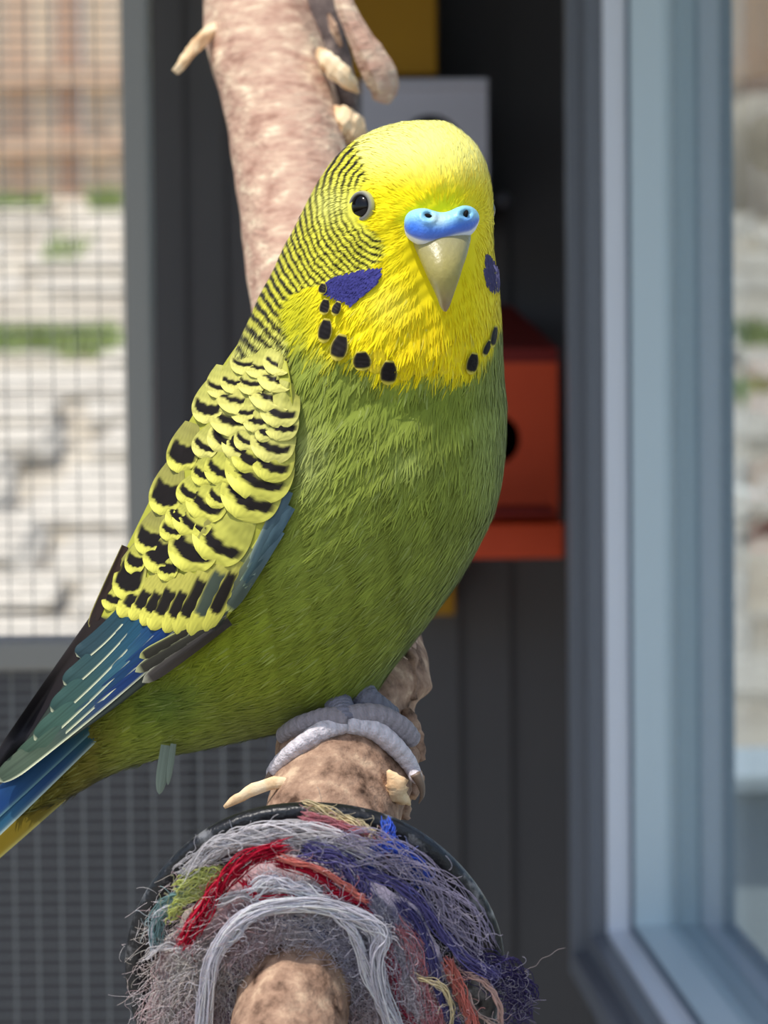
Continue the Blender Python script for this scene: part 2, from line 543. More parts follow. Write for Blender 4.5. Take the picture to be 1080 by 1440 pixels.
for py in (1000, 930, 860, 800, 745, 690, 640, 595, 545, 505, 420, 385, 355, 325, 300):
    d = np.interp(-py, [-p for p, _ in prof], [q for _, q in prof])
    pw = PV(540, py, d)
    sl = (gz(pw.y + .05) - gz(pw.y - .05)) / 0.1
    for side in ((-1.35, -0.15), (0.35, 1.25)):
        x = side[0]
        while x < side[1]:
            wd = rng.uniform(0.16, 0.34)
            o = bpy.data.objects.new('stone_slab', slab_meshes[rng.integers(4)])
            link(o, ground)
            yy = pw.y + rng.normal() * 0.03
            o.location = Vector((x + wd / 2 - g0[0], yy - g0[1], gz(yy) + rng.uniform(0.0, 0.018) - g0[2]))
            o.rotation_euler = (math.atan(sl) + rng.normal() * 0.04, rng.normal() * 0.03, rng.normal() * 0.12)
            o.scale = (wd * 0.92, rng.uniform(0.14, 0.24), 0.03)
            x += wd + rng.uniform(0.0, 0.05)

def tuft(px, py, wpx, hpx, label, n=160):
    d = float(np.interp(-py, [-p for p, _ in prof], [q for _, q in prof])) - 0.12
    base = PV(px, py, d)
    base.z = gz(base.y) - 0.01
    Vs, Fs = [], []
    for i in range(n):
        bx = base.x + rng.uniform(-.5, .5) * wpx * d / FPX
        by = base.y + rng.uniform(-.08, .08)
        h = hpx * d / FPX * rng.uniform(.6, 1.2)
        lx, ly = rng.normal(0, .35, 2) * h
        wv = 0.006
        b = len(Vs)
        Vs += [[bx - wv, by, base.z], [bx + wv, by, base.z], [bx + lx * .4 + wv * .8, by + ly * .4, base.z + h * .6],
               [bx + lx * .4 - wv * .8, by + ly * .4, base.z + h * .6], [bx + lx, by + ly, base.z + h]]
        Fs += [[b, b + 1, b + 2, b + 3], [b + 3, b + 2, b + 4]]
    o = mesh('grass_tuft', np.array(Vs), Fs, M['grass'], smooth=False)
    return tag(o, label, 'grass', 'grass tufts in the stony garden')
tuft(75, 474, 190, 48, 'widest green grass tuft, on the paving left of the grey post', 420)
tuft(25, 284, 80, 32, 'short green grass tuft at the foot of the fence, left frame edge', 200)
tuft(150, 284, 36, 36, 'narrow green grass tuft at the foot of the fence, nearest the grey post')
tuft(85, 366, 36, 60, 'small pale grass tuft alone between the stone slabs', 26)
tuft(1062, 470, 60, 40, 'upper green tuft seen through the window glass', 120)
tuft(1056, 545, 50, 34, 'lower green tuft seen through the window glass', 120)

fy = PV(540, 262, 7.7).y + 0.05
fb = gz(fy) - 0.03
fence = thing('timber_fence', (0, fy, fb), 'weathered tan timber fence at the top of the stony bank', 'fence')
x = -2.2
me_sl = []
for k in range(3):
    V, F = box_vf(-.5, .5, -.012, .012, 0, 1)
    me = bpy.data.meshes.new('slat')
    me.from_pydata(V.tolist(), [], F)
    mm = M['slat'] if k == 0 else mat('weathered_timber_%d' % k, [(0, 0, 0), (178, 142, 118), (206, 180, 152)][k], rough=.85,
                                      var=[[(0, 0, 0), (200, 168, 142), (222, 202, 174)][k]], vscale=7, stretch=(6, 6, .6))
    me.materials.append(mm)
    me_sl.append(me)
while x < 2.4:
    wd = rng.uniform(.05, .075)
    o = bpy.data.objects.new('slat', me_sl[rng.integers(3)])
    link(o, fence)
    o.location = (x + wd / 2, rng.normal() * .006, 0)
    o.scale = (wd * .93, 1, 0.95 + rng.normal() * .02)
    x += wd
for zz in (0.12, 0.30, 0.75):
    V, F = box_vf(-2.3, 2.4, -.05, -.025, 0, .045)
    o = mesh('rail', V + np.array([0, fy, fb + zz]), F, M['slat'], fence, smooth=False)

# boulder and hoses seen through the glass
c = PV(1075, 235, 7.2)
u = np.linspace(0, math.pi, 14); v = np.linspace(0, 2 * math.pi, 20, endpoint=False)
uu, vv = np.meshgrid(u, v, indexing='ij')
rr = 1 + .12 * np.sin(3 * vv + 2 * uu) * np.sin(uu) + .08 * np.cos(5 * vv) * np.sin(uu)
V = np.stack([c.x + .16 * rr * np.sin(uu) * np.cos(vv), c.y + .14 * rr * np.sin(uu) * np.sin(vv), gz(c.y) + .10 + .20 * rr * np.cos(uu)], -1).reshape(-1, 3)
tag(mesh('boulder', V, grid_faces(14, 20), M['boulder']), 'grey beige boulder at the fence, seen through the right window', 'rock')
def hose(pts, r, m, label):
    C = crom([PV(*p) for p in pts], 20)
    V, F = tube_vf(C, r, 10)
    tag(mesh('garden_hose', V, F, m), label, 'hose')
hose([(990, 672, 4.65), (1030, 690, 4.6), (1060, 702, 4.55), (1110, 722, 4.5), (1180, 735, 4.45)], .014, M['hose_white'], 'white hose lying on the paving beyond the window')
hose([(1000, 772, 4.35), (1035, 768, 4.35), (1060, 755, 4.4), (1090, 732, 4.4), (1150, 690, 4.5)], .012, M['hose_dark'], 'dark brown hose curving below the white hose beyond the window')

# low wall in pale blue, beyond the glass
zb = PY(1050, 1085, 1.9).z
lb = thing('low_wall', (0.5, 1.95, 0), 'low pale blue grey wall outside, at the lower right behind the glass', 'wall')
box('wall_body', 0.17, 1.2, 1.9, 2.0, 0, zb - .012, M['post_blue'], lb, .002)
box('capping', 0.17, 1.2, 1.88, 2.02, zb - .012, zb, M['post_blue'], lb, .002)

# ================================================================== PERCH
axis = np.array([  # px, py, depth, radius(m)
    [385, 1640, 0.478, 0.0094], [398, 1520, 0.494, 0.0096], [406, 1440, 0.504, 0.0100], [420, 1366, 0.514, 0.0104], [434, 1300, 0.5235, 0.0108],
    [458, 1190, 0.539, 0.0120], [474, 1110, 0.550, 0.0127], [482, 1050, 0.560, 0.0128], [494, 980, 0.573, 0.0126],
    [496, 900, 0.590, 0.0128], [470, 700, 0.622, 0.0132], [436, 430, 0.664, 0.0138], [405, 200, 0.702, 0.0140],
    [368, 0, 0.738, 0.0136], [330, -220, 0.79, 0.0134], [300, -430, 0.87, 0.013], [270, -560, 0.99, 0.0125]])
NP, NS = 420, 72
ax = crom(axis, NP)
AC = P(ax[:, 0], ax[:, 1], ax[:, 2])
th = np.linspace(0, 2 * math.pi, NS, endpoint=False)
I, TH = np.meshgrid(np.arange(NP), th, indexing='ij')
ph = rng.uniform(0, 6.28, 12)
rad = 1 + 0.022 * np.sin(2 * TH + I * .03 + ph[0]) + 0.016 * np.sin(3 * TH - I * .05 + ph[1]) + 0.010 * np.sin(7 * TH + I * .23 + ph[2]) * np.sin(I * .11) \
    + 0.008 * np.sin(11 * TH + I * .4 + ph[3]) + .006 * np.sin(I * .9 + 3 * TH) + 0.02 * np.sin(I * .06 + ph[4])
Vp, _ = tube_vf(AC, ax[:, 3], NS, False, rad)
Vp = Vp.reshape(NP, NS, 3)
# knots: bumps at chosen places of the surface
def to_px(W):
    q = (W - CN) @ RN
    d = -q[..., 2]
    return np.stack([540 + q[..., 0] / d * FPX, 720 - q[..., 1] / d * FPX, d], -1)
pp = to_px(Vp)
T_, A_, B_ = frames(AC)
Nrm = Vp - AC[:, None, :]
front = (Nrm @ (RN[:, 2])) > 0
for kx, ky, ks, amp in ((425, 1338, 34, 0.0016), (425, 1345, 12, -0.0016), (574, 940, 26, 0.0024), (586, 968, 9, 0.0016), (588, 1062, 16, 0.0040), (572, 1004, 18, -.0010), (586, 1108, 12, .003), (395, 1400, 22, 0.001), (300, 60, 40, 0.002)):
    g = np.exp(-((pp[..., 0] - kx) ** 2 + ((pp[..., 1] - ky) * .9) ** 2) / (2 * ks ** 2)) * np.where(front, 1, 0.2)
    Vp += (g * amp)[..., None] * Nrm / np.linalg.norm(Nrm, axis=-1)[..., None]
perch = thing('branch_perch', AC[0], 'thick pinkish brown branch running up and back behind the bird', 'branch')
Vb = np.vstack([Vp.reshape(-1, 3), AC[0], AC[-1]])
Fb = grid_faces(NP, NS).tolist()
nb = NP * NS
Fb += [[nb, (j + 1) % NS, j] for j in range(NS)] + [[nb + 1, (NP - 1) * NS + j, (NP - 1) * NS + (j + 1) % NS] for j in range(NS)]
# bark colour: smooth pink bark above, rough, darker brown bark below
main = mesh('limb', Vb, Fb, M['bark'], perch)
main.data.materials.append(M['bark_rough'])
mi = np.zeros(len(main.data.polygons), np.int32)
pc = to_px(np.array([Vb[f[0]] for f in Fb]))
mi[(pc[:, 1] > 900 + 25 * np.sin(pc[:, 0] * .07))] = 1
main.data.polygons.foreach_set('material_index', mi)
bvh_perch = BVHTree.FromPolygons(Vb.tolist(), Fb)

def ray(bvh, px, py):
    d = Vector((P(px, py, 1.0) - CN).tolist()).normalized()
    h = bvh.ray_cast(CAM, d)
    return h

def solid_strip(pts, widths, thick, m, name, parent, normal=None):
    """bevelled sliver along design points (px,py,depth)"""
    C = crom([list(P(*p)) for p in pts], 14)
    Wd = np.interp(np.linspace(0, 1, 14), np.linspace(0, 1, len(widths)), widths) * S
    T, A, B = frames(C)
    view = RN[:, 2]
    side = np.cross(T, view); side /= np.linalg.norm(side, axis=1)[:, None]
    up = np.cross(side, T)
    n = 8
    a = np.linspace(0, 2 * math.pi, n, endpoint=False)
    prof_ = np.sign(np.cos(a)) * np.abs(np.cos(a)) ** .7
    pr2 = np.sign(np.sin(a)) * np.abs(np.sin(a)) ** .7
    jit = 1 + .12 * rng.normal(size=(14, n))
    V = C[:, None] + (Wd[:, None] * prof_ * jit)[..., None] * side[:, None] + (thick * S * pr2 * jit)[..., None] * up[:, None]
    V = np.vstack([V.reshape(-1, 3), C[0], C[-1]])
    F = grid_faces(14, n).tolist()
    k = 14 * n
    F += [[k, (j + 1) % n, j] for j in range(n)] + [[k + 1, 13 * n + j, 13 * n + (j + 1) % n] for j in range(n)]
    return mesh(name, V, F, m, parent)

o = solid_strip([(316, 1135, .541), (335, 1122, .540), (362, 1109, .539), (395, 1101, .5385), (430, 1104, .540)], [3, 7, 9, 9, 5], 3, M['wood_pale'], 'bark_strip', perch)
o = solid_strip([(546, 1084, .541), (556, 1100, .5405), (560, 1116, .541), (574, 1128, .543)], [3, 15, 16, 3], 8, M['wood_pale'], 'splinter', perch)
# pale peg below the splinter
o = solid_strip([(570, 1115, .556), (569, 1135, .556), (567, 1152, .556)], [9, 9, 9], 9, M['bark_rough'], 'bark_chip', perch)
for pts, wds, t_, m_ in (([(548, 950, .566), (566, 925, .568), (572, 950, .567), (578, 985, .566)], [10, 18, 18, 8], 12, 'bark_rough'),
                         ([(572, 1000, .562), (580, 1022, .560), (586, 1045, .558), (592, 1070, .558)], [8, 13, 13, 6], 10, 'bark_rough'),
                         ([(582, 1080, .556), (586, 1098, .555), (580, 1120, .553)], [8, 12, 7], 9, 'bark_rough')):
    solid_strip(pts, wds, t_, M[m_], 'bark_chip', perch)
# broken twig on the left, side stub and shade-toned torn bark on the right
def stub(pts, rads, m, name, nn=30, ns=20, jit=.05):
    C = crom([list(P(*p)) for p in pts], nn)
    R = crom(np.array(rads)[:, None], nn)[:, 0] * S
    i2, t2 = np.meshgrid(np.arange(nn), np.linspace(0, 6.283, ns, endpoint=False), indexing='ij')
    a = rng.uniform(0, 6, 4)
    rd = 1 + jit * np.sin(2 * t2 + i2 * .3 + a[0]) + jit * np.sin(3 * t2 - i2 * .5 + a[1]) + .5 * jit * np.sin(5 * t2 + i2 * 1.1 + a[2])
    V, F = tube_vf(C, R, ns, True, rd)
    return mesh(name, V, F, m, perch)
def chunk(pts, rads, m, name, nn=16, ns=9, jit=.14, rough=.09):
    """split, angular piece of wood: facetted, squarish section"""
    C = crom([list(P(*p)) for p in pts], nn)
    R = np.interp(np.linspace(0, 1, nn), np.linspace(0, 1, len(rads)), rads) * S
    a = rng.uniform(0, 6, 3)
    i2, t2 = np.meshgrid(np.arange(nn), np.linspace(0, 6.283, ns, endpoint=False), indexing='ij')
    rd = (1 + jit * np.sin(2 * t2 + a[0]) + jit * .7 * np.sin(3 * t2 + a[1] + i2 * .15)) * (1 + rough * rng.normal(size=(nn, ns)))
    V, F = tube_vf(C, R, ns, True, rd)
    return mesh(name, V, F, m, perch, smooth=False)
stub([(322, 26, .726), (296, 44, .718), (276, 64, .713), (262, 82, .711), (246, 102, .711)], [8, 10, 12, 10, 6], M['wood_pale'], 'broken_twig', jit=.12)
chunk([(452, -130, .716), (468, -66, .710), (483, 0, .705), (497, 36, .703), (516, 72, .702), (532, 102, .702), (539, 124, .703), (534, 142, .704)], [16, 16, 17, 20, 27, 32, 28, 17], M['bark'], 'side_stub', nn=20, ns=7, jit=.05, rough=.04)
stub([(436, -110, .732), (452, -10, .724), (466, 60, .720), (480, 120, .718), (492, 165, .718)], [26, 30, 29, 27, 16], M['bark_shaded'], 'torn_bark', jit=.09)
chunk([(450, 74, .703), (466, 92, .697), (486, 112, .696), (503, 130, .699)], [10, 21, 19, 4], M['wood_pale'], 'splinter', jit=.2)
chunk([(468, 158, .700), (484, 170, .697), (498, 186, .698), (510, 212, .700)], [12, 23, 22, 10], M['wood_pale'], 'splinter', jit=.15)
chunk([(462, 20, .704), (470, 40, .702), (480, 66, .703)], [3, 8, 3], M['bark_rough'], 'splinter', jit=.2)

# ================================================================== BLACK DISC AND COTTON ROPE
TD = math.radians(20)
CD = P(442, 1366, 0.520)
nd = RN @ np.array([0.0, -math.sin(TD), math.cos(TD)])      # towards the viewer, a little down
e1 = RN @ np.array([1.0, 0, 0])
e2 = np.cross(nd, e1)
sd = 0.520 / FPX
profd = [(70, -10), (70, 4), (120, 10), (190, 14), (228, 14), (242, 20), (254, 22), (264, 17), (266, 6), (262, -5), (250, -9), (200, -8), (120, -9)]
th = np.linspace(0, 2 * math.pi, 120, endpoint=False)
pr = crom(profd + [profd[0]], 70)[:-1]
wob = 1 + .006 * np.sin(3 * th + 1) + .004 * np.sin(7 * th)
V = CD + sd * (pr[:, 0][:, None, None] * wob[None, :, None] * (np.cos(th)[None, :, None] * e1 + np.sin(th)[None, :, None] * e2) + pr[:, 1][:, None, None] * nd)
F = grid_faces(len(pr), 120).tolist()
L_ = len(pr) - 1
F += [[L_ * 120 + j, L_ * 120 + (j + 1) % 120, (j + 1) % 120, j] for j in range(120)]
disc = mesh('plastic_disc', V.reshape(-1, 3), F, M['rubber'])
tag(disc, 'worn black plastic disc on the branch behind the frayed rope', 'disc')

rope = thing('frayed_rope', CD, 'frayed cotton rope in white, red, blue and purple wound round the branch', 'rope')
# cotton core: a lumpy ring round the branch
nt_, nr_ = 140, 40
t = np.linspace(0, 2 * math.pi, nt_, endpoint=False)
r_ = np.linspace(0, 2 * math.pi, nr_, endpoint=False)
TT, RR = np.meshgrid(t, r_, indexing='ij')
lump = 1 + .12 * np.sin(5 * TT + 2 * RR) + .08 * np.sin(11 * TT - 3 * RR) + .06 * np.sin(23 * TT + 4 * RR) + .04 * np.sin(9 * RR + 17 * TT)
maj, mi1, mi2 = 136, 54, 58
rad_ = maj + mi1 * lump * np.cos(RR)
hh = 34 + mi2 * lump * np.sin(RR)
cx_, cy_ = -16, 2
V = CD + sd * (cx_ * e1 + cy_ * e2) + sd * (rad_[..., None] * (np.cos(TT)[..., None] * e1 + np.sin(TT)[..., None] * e2) + hh[..., None] * nd)
zone = [((0.0), (190, 172, 182)), (0.6, (172, 166, 194)), (1.1, (172, 164, 186)), (1.57, (208, 194, 196)), (2.2, (214, 160, 162)), (2.7, (208, 200, 182)), (3.3, (212, 172, 174)), (4.0, (190, 178, 176)), (5.0, (190, 160, 166)), (5.7, (218, 180, 178)), (6.29, (190, 172, 182))]
zt = np.array([z[0] for z in zone]); zc = np.array([lin(z[1]) for z in zone])
def zcol(a):
    a = np.mod(a, 2 * math.pi)
    return np.stack([np.interp(a, zt, zc[:, i]) for i in range(3)], -1)
cc = zcol(TT + .1 * np.sin(3 * RR)) * (0.75 + .35 * rng.random((nt_, nr_, 1)))
idx = np.arange(nt_ * nr_).reshape(nt_, nr_)
F = np.stack([idx, np.roll(idx, -1, 1), np.roll(np.roll(idx, -1, 0), -1, 1), np.roll(idx, -1, 0)], -1).reshape(-1, 4)
mesh('cotton_core', V.reshape(-1, 3), F, M['fibre'], rope, col=cc.reshape(-1, 3))

def disc_pt(px, py, off):
    """point over the disc seen at (px,py), off pixels in front of its plane (arrays)"""
    d = P(px, py, 1.0) - CN
    s = (((CD + np.asarray(off)[..., None] * sd * nd) - CN) @ nd) / (d @ nd)
    return CN + d * s[..., None]

def fibres(paths, rads, cols, m_name, parent, name, sides=3):
    """paths (n,m,3), rads (n,m)"""
    n, m, _ = paths.shape
    T = np.gradient(paths, axis=1)
    T /= np.linalg.norm(T, axis=2)[..., None] + 1e-12
    vw = RN[:, 2]
    A = np.cross(T, vw); A /= np.linalg.norm(A, axis=2)[..., None] + 1e-9
    B = np.cross(T, A)
    th = np.linspace(0, 2 * math.pi, sides, endpoint=False)
    V = paths[:, :, None] + rads[..., None, None] * (np.cos(th)[:, None] * A[:, :, None] + np.sin(th)[:, None] * B[:, :, None])
    base = (np.arange(n) * m * sides)[:, None, None]
    i = np.arange(m - 1)[None, :, None]; j = np.arange(sides)[None, None, :]; j2 = (j + 1) % sides
    F = np.stack([base + i * sides + j, base + i * sides + j2, base + (i + 1) * sides + j2, base + (i + 1) * sides + j], -1).reshape(-1, 4)
    C = np.repeat(cols.reshape(n, m, 1, 3), sides, 2).reshape(-1, 3)
    return mesh(name, V.reshape(-1, 3), F, M[m_name], parent, col=C)

def yarn(pts, off, colr, nf=26, spread=8, fr=1.0, wild=1.0, name='yarn', lab=None):
    m = 22
    C = crom(np.array(pts, float), m)
    off = np.interp(np.linspace(0, 1, m), np.linspace(0, 1, len(np.atleast_1d(off))), np.atleast_1d(off)) if np.ndim(off) else np.full(m, off)
    tt = np.linspace(0, 1, m)
    T = np.gradient(C, axis=0); T /= np.linalg.norm(T, axis=1)[:, None] + 1e-9
    Nn = np.stack([-T[:, 1], T[:, 0]], -1)
    ps, cs, rs = [], [], []
    base = lin(colr)
    for i in range(nf):
        a, r0 = rng.uniform(0, 6.28), spread * math.sqrt(rng.random())
        tw = rng.normal(0, 1.2)
        lat = r0 * np.cos(a + tw * tt * 3) + wild * spread * .45 * np.sin(tt * rng.uniform(3, 11) + rng.uniform(0, 6)) + wild * 1.3 * np.sin(tt * rng.uniform(14, 30) + rng.uniform(0, 6))
        dep = r0 * .7 * np.sin(a + tw * tt * 3) + wild * 2 * np.sin(tt * rng.uniform(3, 9) + rng.uniform(0, 6))
        sh = rng.normal(0, 6) * T
        xy = C + Nn * lat[:, None] + sh
        ps.append(disc_pt(xy[:, 0], xy[:, 1], off + dep))
        cs.append(np.tile(base * rng.uniform(.72, 1.18), (m, 1)))
        rs.append(np.full(m, fr * rng.uniform(.7, 1.3) * sd) * np.clip(np.minimum(tt, 1 - tt) * 14 + .25, 0, 1))
    # frayed ends standing off the yarn
    for i in range(int(nf * 1.1 * min(wild, 1.6))):
        t0 = rng.random(); ii = t0 * (m - 1); c0 = np.array([np.interp(ii, np.arange(m), C[:, 0]), np.interp(ii, np.arange(m), C[:, 1])])
        a = math.atan2(T[int(ii), 1], T[int(ii), 0]) + rng.normal(0, .75)
        lnf = rng.uniform(12, 34)
        sgn = np.linspace(0, 1, m)
        an = a + rng.normal(0, 2.4) * sgn + .6 * np.sin(sgn * rng.uniform(3, 9) + rng.uniform(0, 6))
        xy = c0 + rng.normal(0, spread * .55, 2) + np.cumsum(np.stack([np.cos(an), np.sin(an)], -1), 0) * lnf / m
        o0 = np.interp(ii, np.arange(m), off)
        ps.append(disc_pt(xy[:, 0], xy[:, 1], o0 + rng.uniform(-2, spread * .9) + 5 * sgn * rng.normal()))
        mixw = rng.uniform(.1, .6)
        cs.append(np.tile(base * (1 - mixw) + lin((226, 220, 224)) * mixw, (m, 1)))
        rs.append(np.full(m, .42 * sd))
    o = fibres(np.array(ps), np.array(rs), np.array(cs), 'fibre', rope, name)
    if lab:
        o['label'] = lab
    return o

WHT, RED, PNK, NVY, BLU, YGR, GRY, SAL, TEA, CRM = (250, 247, 255), (206, 40, 66), (226, 150, 158), (122, 116, 178), (84, 118, 230), (222, 228, 140), (238, 234, 236), (232, 142, 130), (150, 185, 185), (238, 222, 180)
yarn([(300, 1196), (345, 1178), (400, 1170), (470, 1182), (525, 1205)], 98, GRY, 46, 15, 1.0, lab='grey white yarn')
yarn([(255, 1230), (300, 1196), (350, 1185), (420, 1188)], 100, GRY, 34, 12, .9)
yarn([(432, 1135), (470, 1146), (505, 1162), (525, 1178)], [44, 60, 78, 90], CRM, 30, 8, 1.2, lab='cream yarn')
yarn([(425, 1152), (470, 1160), (515, 1180), (550, 1200)], 88, PNK, 30, 8, 1.0, lab='pink yarn')
yarn([(400, 1192), (352, 1208), (318, 1236), (295, 1270), (270, 1306), (256, 1328)], 108, RED, 44, 11, 1.1, lab='red yarn')
yarn([(345, 1240), (368, 1262), (420, 1264), (470, 1260), (512, 1268)], 112, RED, 24, 6, 1.1)
yarn([(385, 1212), (430, 1226), (470, 1248), (505, 1276), (520, 1290)], 110, RED, 26, 6, 1.0)
yarn([(395, 1206), (445, 1222), (490, 1250), (515, 1268)], 116, SAL, 18, 4, 1.0, lab='salmon yarn')
yarn([(425, 1196), (468, 1210), (500, 1236), (512, 1262)], 104, NVY, 40, 14, 1.0, lab='navy yarn')
yarn([(500, 1222), (550, 1236), (592, 1270), (622, 1312), (655, 1346), (700, 1372)], 106, NVY, 30, 7, .9, 1.5)
yarn([(560, 1268), (588, 1302), (606, 1345), (622, 1400), (645, 1450)], 108, (98, 94, 150), 34, 7, .9)
yarn([(470, 1190), (530, 1200), (590, 1235), (640, 1290), (675, 1345)], 98, (184, 176, 200), 60, 22, .7, 1.8, lab='pale purple yarn')
yarn([(545, 1158), (548, 1184), (562, 1206), (592, 1238)], [66, 80, 92, 96], BLU, 40, 8, 1.1, lab='bright blue yarn')
yarn([(520, 1228), (524, 1200), (552, 1192), (588, 1214), (600, 1244)], 100, BLU, 26, 6, .9)
yarn([(355, 1300), (400, 1297), (440, 1302), (462, 1316)], 98, (80, 105, 175), 34, 8, 1.0)
yarn([(250, 1250), (280, 1236), (312, 1226)], 98, YGR, 40, 11, 1.1, lab='yellow green yarn')
yarn([(240, 1290), (256, 1268), (290, 1252)], 100, YGR, 24, 7, 1.0)
yarn([(218, 1330), (222, 1290), (240, 1264), (268, 1250)], 92, TEA, 34, 9, .9, lab='pale teal yarn')
yarn([(350, 1255), (380, 1238), (410, 1246), (450, 1262)], 116, WHT, 34, 9, 1.2)
yarn([(385, 1250), (420, 1252), (450, 1262), (470, 1270)], 117, WHT, 20, 6, 1.2)
yarn([(283, 1460), (288, 1400), (300, 1345), (330, 1302), (368, 1278), (430, 1270), (480, 1280), (528, 1306), (534, 1330)], 122, WHT, 54, 10, 1.25, .8, lab='white yarn')
yarn([(284, 1455), (292, 1390), (310, 1335), (345, 1292), (395, 1272)], 124, WHT, 20, 6, 1.2)
yarn([(480, 1280), (520, 1298), (538, 1318), (530, 1350), (540, 1400), (562, 1455)], 126, WHT, 38, 9, 1.2)
yarn([(470, 1278), (500, 1318), (516, 1372), (542, 1425), (556, 1455)], 122, WHT, 28, 7, 1.2)
yarn([(300, 1335), (330, 1322), (350, 1300), (362, 1288)], 126, WHT, 8, 3, 1.1)
yarn([(205, 1345), (230, 1330), (262, 1334), (300, 1330)], 100, GRY, 10, 5, 1.0)
yarn([(238, 1455), (250, 1395), (272, 1348), (300, 1318)], 104, (205, 196, 188), 12, 5, 1.1)
yarn([(215, 1345), (212, 1310), (224, 1284), (240, 1276)], 94, WHT, 8, 3, 1.1)
yarn([(300, 1272), (340, 1258), (380, 1266), (470, 1272), (540, 1300)], 113, GRY, 16, 7, .9)
yarn([(540, 1325), (552, 1375), (562, 1420), (582, 1455)], 104, (190, 60, 85), 40, 10, 1.0)
yarn([(560, 1300), (585, 1340), (598, 1390), (612, 1455)], 100, PNK, 44, 16, .9)
yarn([(628, 1355), (650, 1400), (668, 1455)], 106, SAL, 30, 8, 1.1)
yarn([(592, 1376), (622, 1388), (636, 1420), (632, 1455)], 116, CRM, 10, 3, 1.1)
yarn([(650, 1366), (684, 1382), (700, 1410), (706, 1450)], 104, (225, 190, 180), 10, 3, 1.1)
yarn([(655, 1395), (672, 1425), (700, 1445), (706, 1460)], 104, (225, 200, 190), 8, 3, 1.0)
yarn([(315, 1450), (322, 1395), (335, 1350), (350, 1325)], 92, (130, 90, 126), 40, 10, .9)
yarn([(215, 1440), (235, 1390), (245, 1350), (265, 1320)], 84, (222, 196, 196), 60, 16, .8, 1.6)
yarn([(225, 1450), (235, 1420), (260, 1380), (270, 1340)], 86, (222, 216, 210), 60, 18, .8, 1.6)
yarn([(500, 1330), (512, 1390), (520, 1455)], 70, (90, 90, 130), 40, 12, .9)
yarn([(655, 1350), (695, 1362), (725, 1382), (738, 1410)], [100, 90, 76, 70], (78, 70, 120), 60, 13, .7, 2.2)
yarn([(660, 1360), (700, 1380), (725, 1410), (730, 1440)], [100, 88, 76, 70], (90, 80, 128), 40, 13, .6, 2.2)
yarn([(715, 1375), (745, 1362), (770, 1345), (802, 1328)], 70, (150, 140, 140), 1, 1, .6, 1.0)
# loose fuzz over everything
nfz, m = 22000, 7
a0 = rng.uniform(0, 2 * math.pi, nfz)
rr0 = 140 + rng.normal(0, 36, nfz)
rr0 = np.clip(rr0, 80, 232 - 22 * np.cos(a0 - .6))
hgt = 56 + 44 * np.sqrt(np.clip(1 - ((rr0 - 138) / 95) ** 2, 0, 1)) + rng.normal(0, 6, nfz) + np.where(rng.random(nfz) < .07, 20, 0)
ln = rng.uniform(14, 46, nfz)
dirn = a0 + math.pi / 2 + rng.normal(0, .8, nfz)
curl = rng.normal(0, 2.2, nfz)
s_ = np.linspace(-.5, .5, m)[None, :]
ang = dirn[:, None] + curl[:, None] * s_
x = np.cumsum(np.cos(ang), 1) * (ln / m)[:, None]; y = np.cumsum(np.sin(ang), 1) * (ln / m)[:, None]
x += (rr0 * np.cos(a0))[:, None] - 20; y += (rr0 * np.sin(a0))[:, None] + 6
pth = CD + sd * (x[..., None] * e1 + y[..., None] * e2 + (hgt[:, None] + 8 * np.sin(s_ * 3 + curl[:, None]))[..., None] * nd)
cz = zcol(a0 + rng.normal(0, .15, nfz))
wmix = .1 + rng.random((nfz, 1)) * .75
cz = cz * (1 - wmix) + lin((244, 240, 242)) * wmix
fz = fibres(pth, np.full((nfz, m), .26 * sd), np.repeat(cz[:, None], m, 1), 'fibre', rope, 'fuzz')
fz['kind'] = 'stuff'


# ================================================================== BUDGERIGAR
bird = thing('budgerigar', K(470, 1030, 0), 'yellow and green budgerigar with a blue cere perched on the thick branch', 'bird')
st = np.array([  # Lx, Ly, Rx, Ry, depth, front, back
    [594, 170.5, 600, 170.5, -12, 3, 3], [566, 172.5, 630, 173.5, -12, 36, 38], [534, 181, 654, 189, -12, 68, 70], [500, 198, 673, 210, -14, 98, 98],
    [472, 223, 685, 238, -16, 120, 115], [449, 255, 691, 266, -18, 134, 126], [432, 286, 693, 299, -20, 141, 133], [416, 318, 693, 332, -20, 142, 136],
    [399, 350, 695, 362, -20, 142, 139], [383, 384, 700, 396, -19, 143, 142], [368, 412, 703, 428, -16, 145, 145], [355, 440, 705, 458, -12, 150, 147],
    [342, 470, 706, 490, -6, 154, 149], [326, 505, 708, 530, 0, 158, 150], [307, 540, 711, 572, 5, 164, 152], [284, 590, 709, 640, 10, 170, 154],
    [264, 640, 698, 705, 14, 172, 154], [245, 690, 676, 760, 20, 171, 152], [228, 740, 643, 818, 28, 165, 145], [211, 790, 600, 878, 38, 155, 136],
    [196, 840, 553, 938, 50, 142, 118], [178, 885, 512, 990, 60, 126, 92], [160, 925, 446, 1016, 76, 108, 78], [140, 962, 372, 1034, 96, 82, 66],
    [118, 998, 300, 1050, 112, 62, 54], [92, 1033, 232, 1064, 128, 44, 38], [66, 1064, 162, 1086, 142, 29, 26], [36, 1096, 104, 1116, 156, 17, 15], [14, 1120, 55, 1138, 166, 6, 6]])

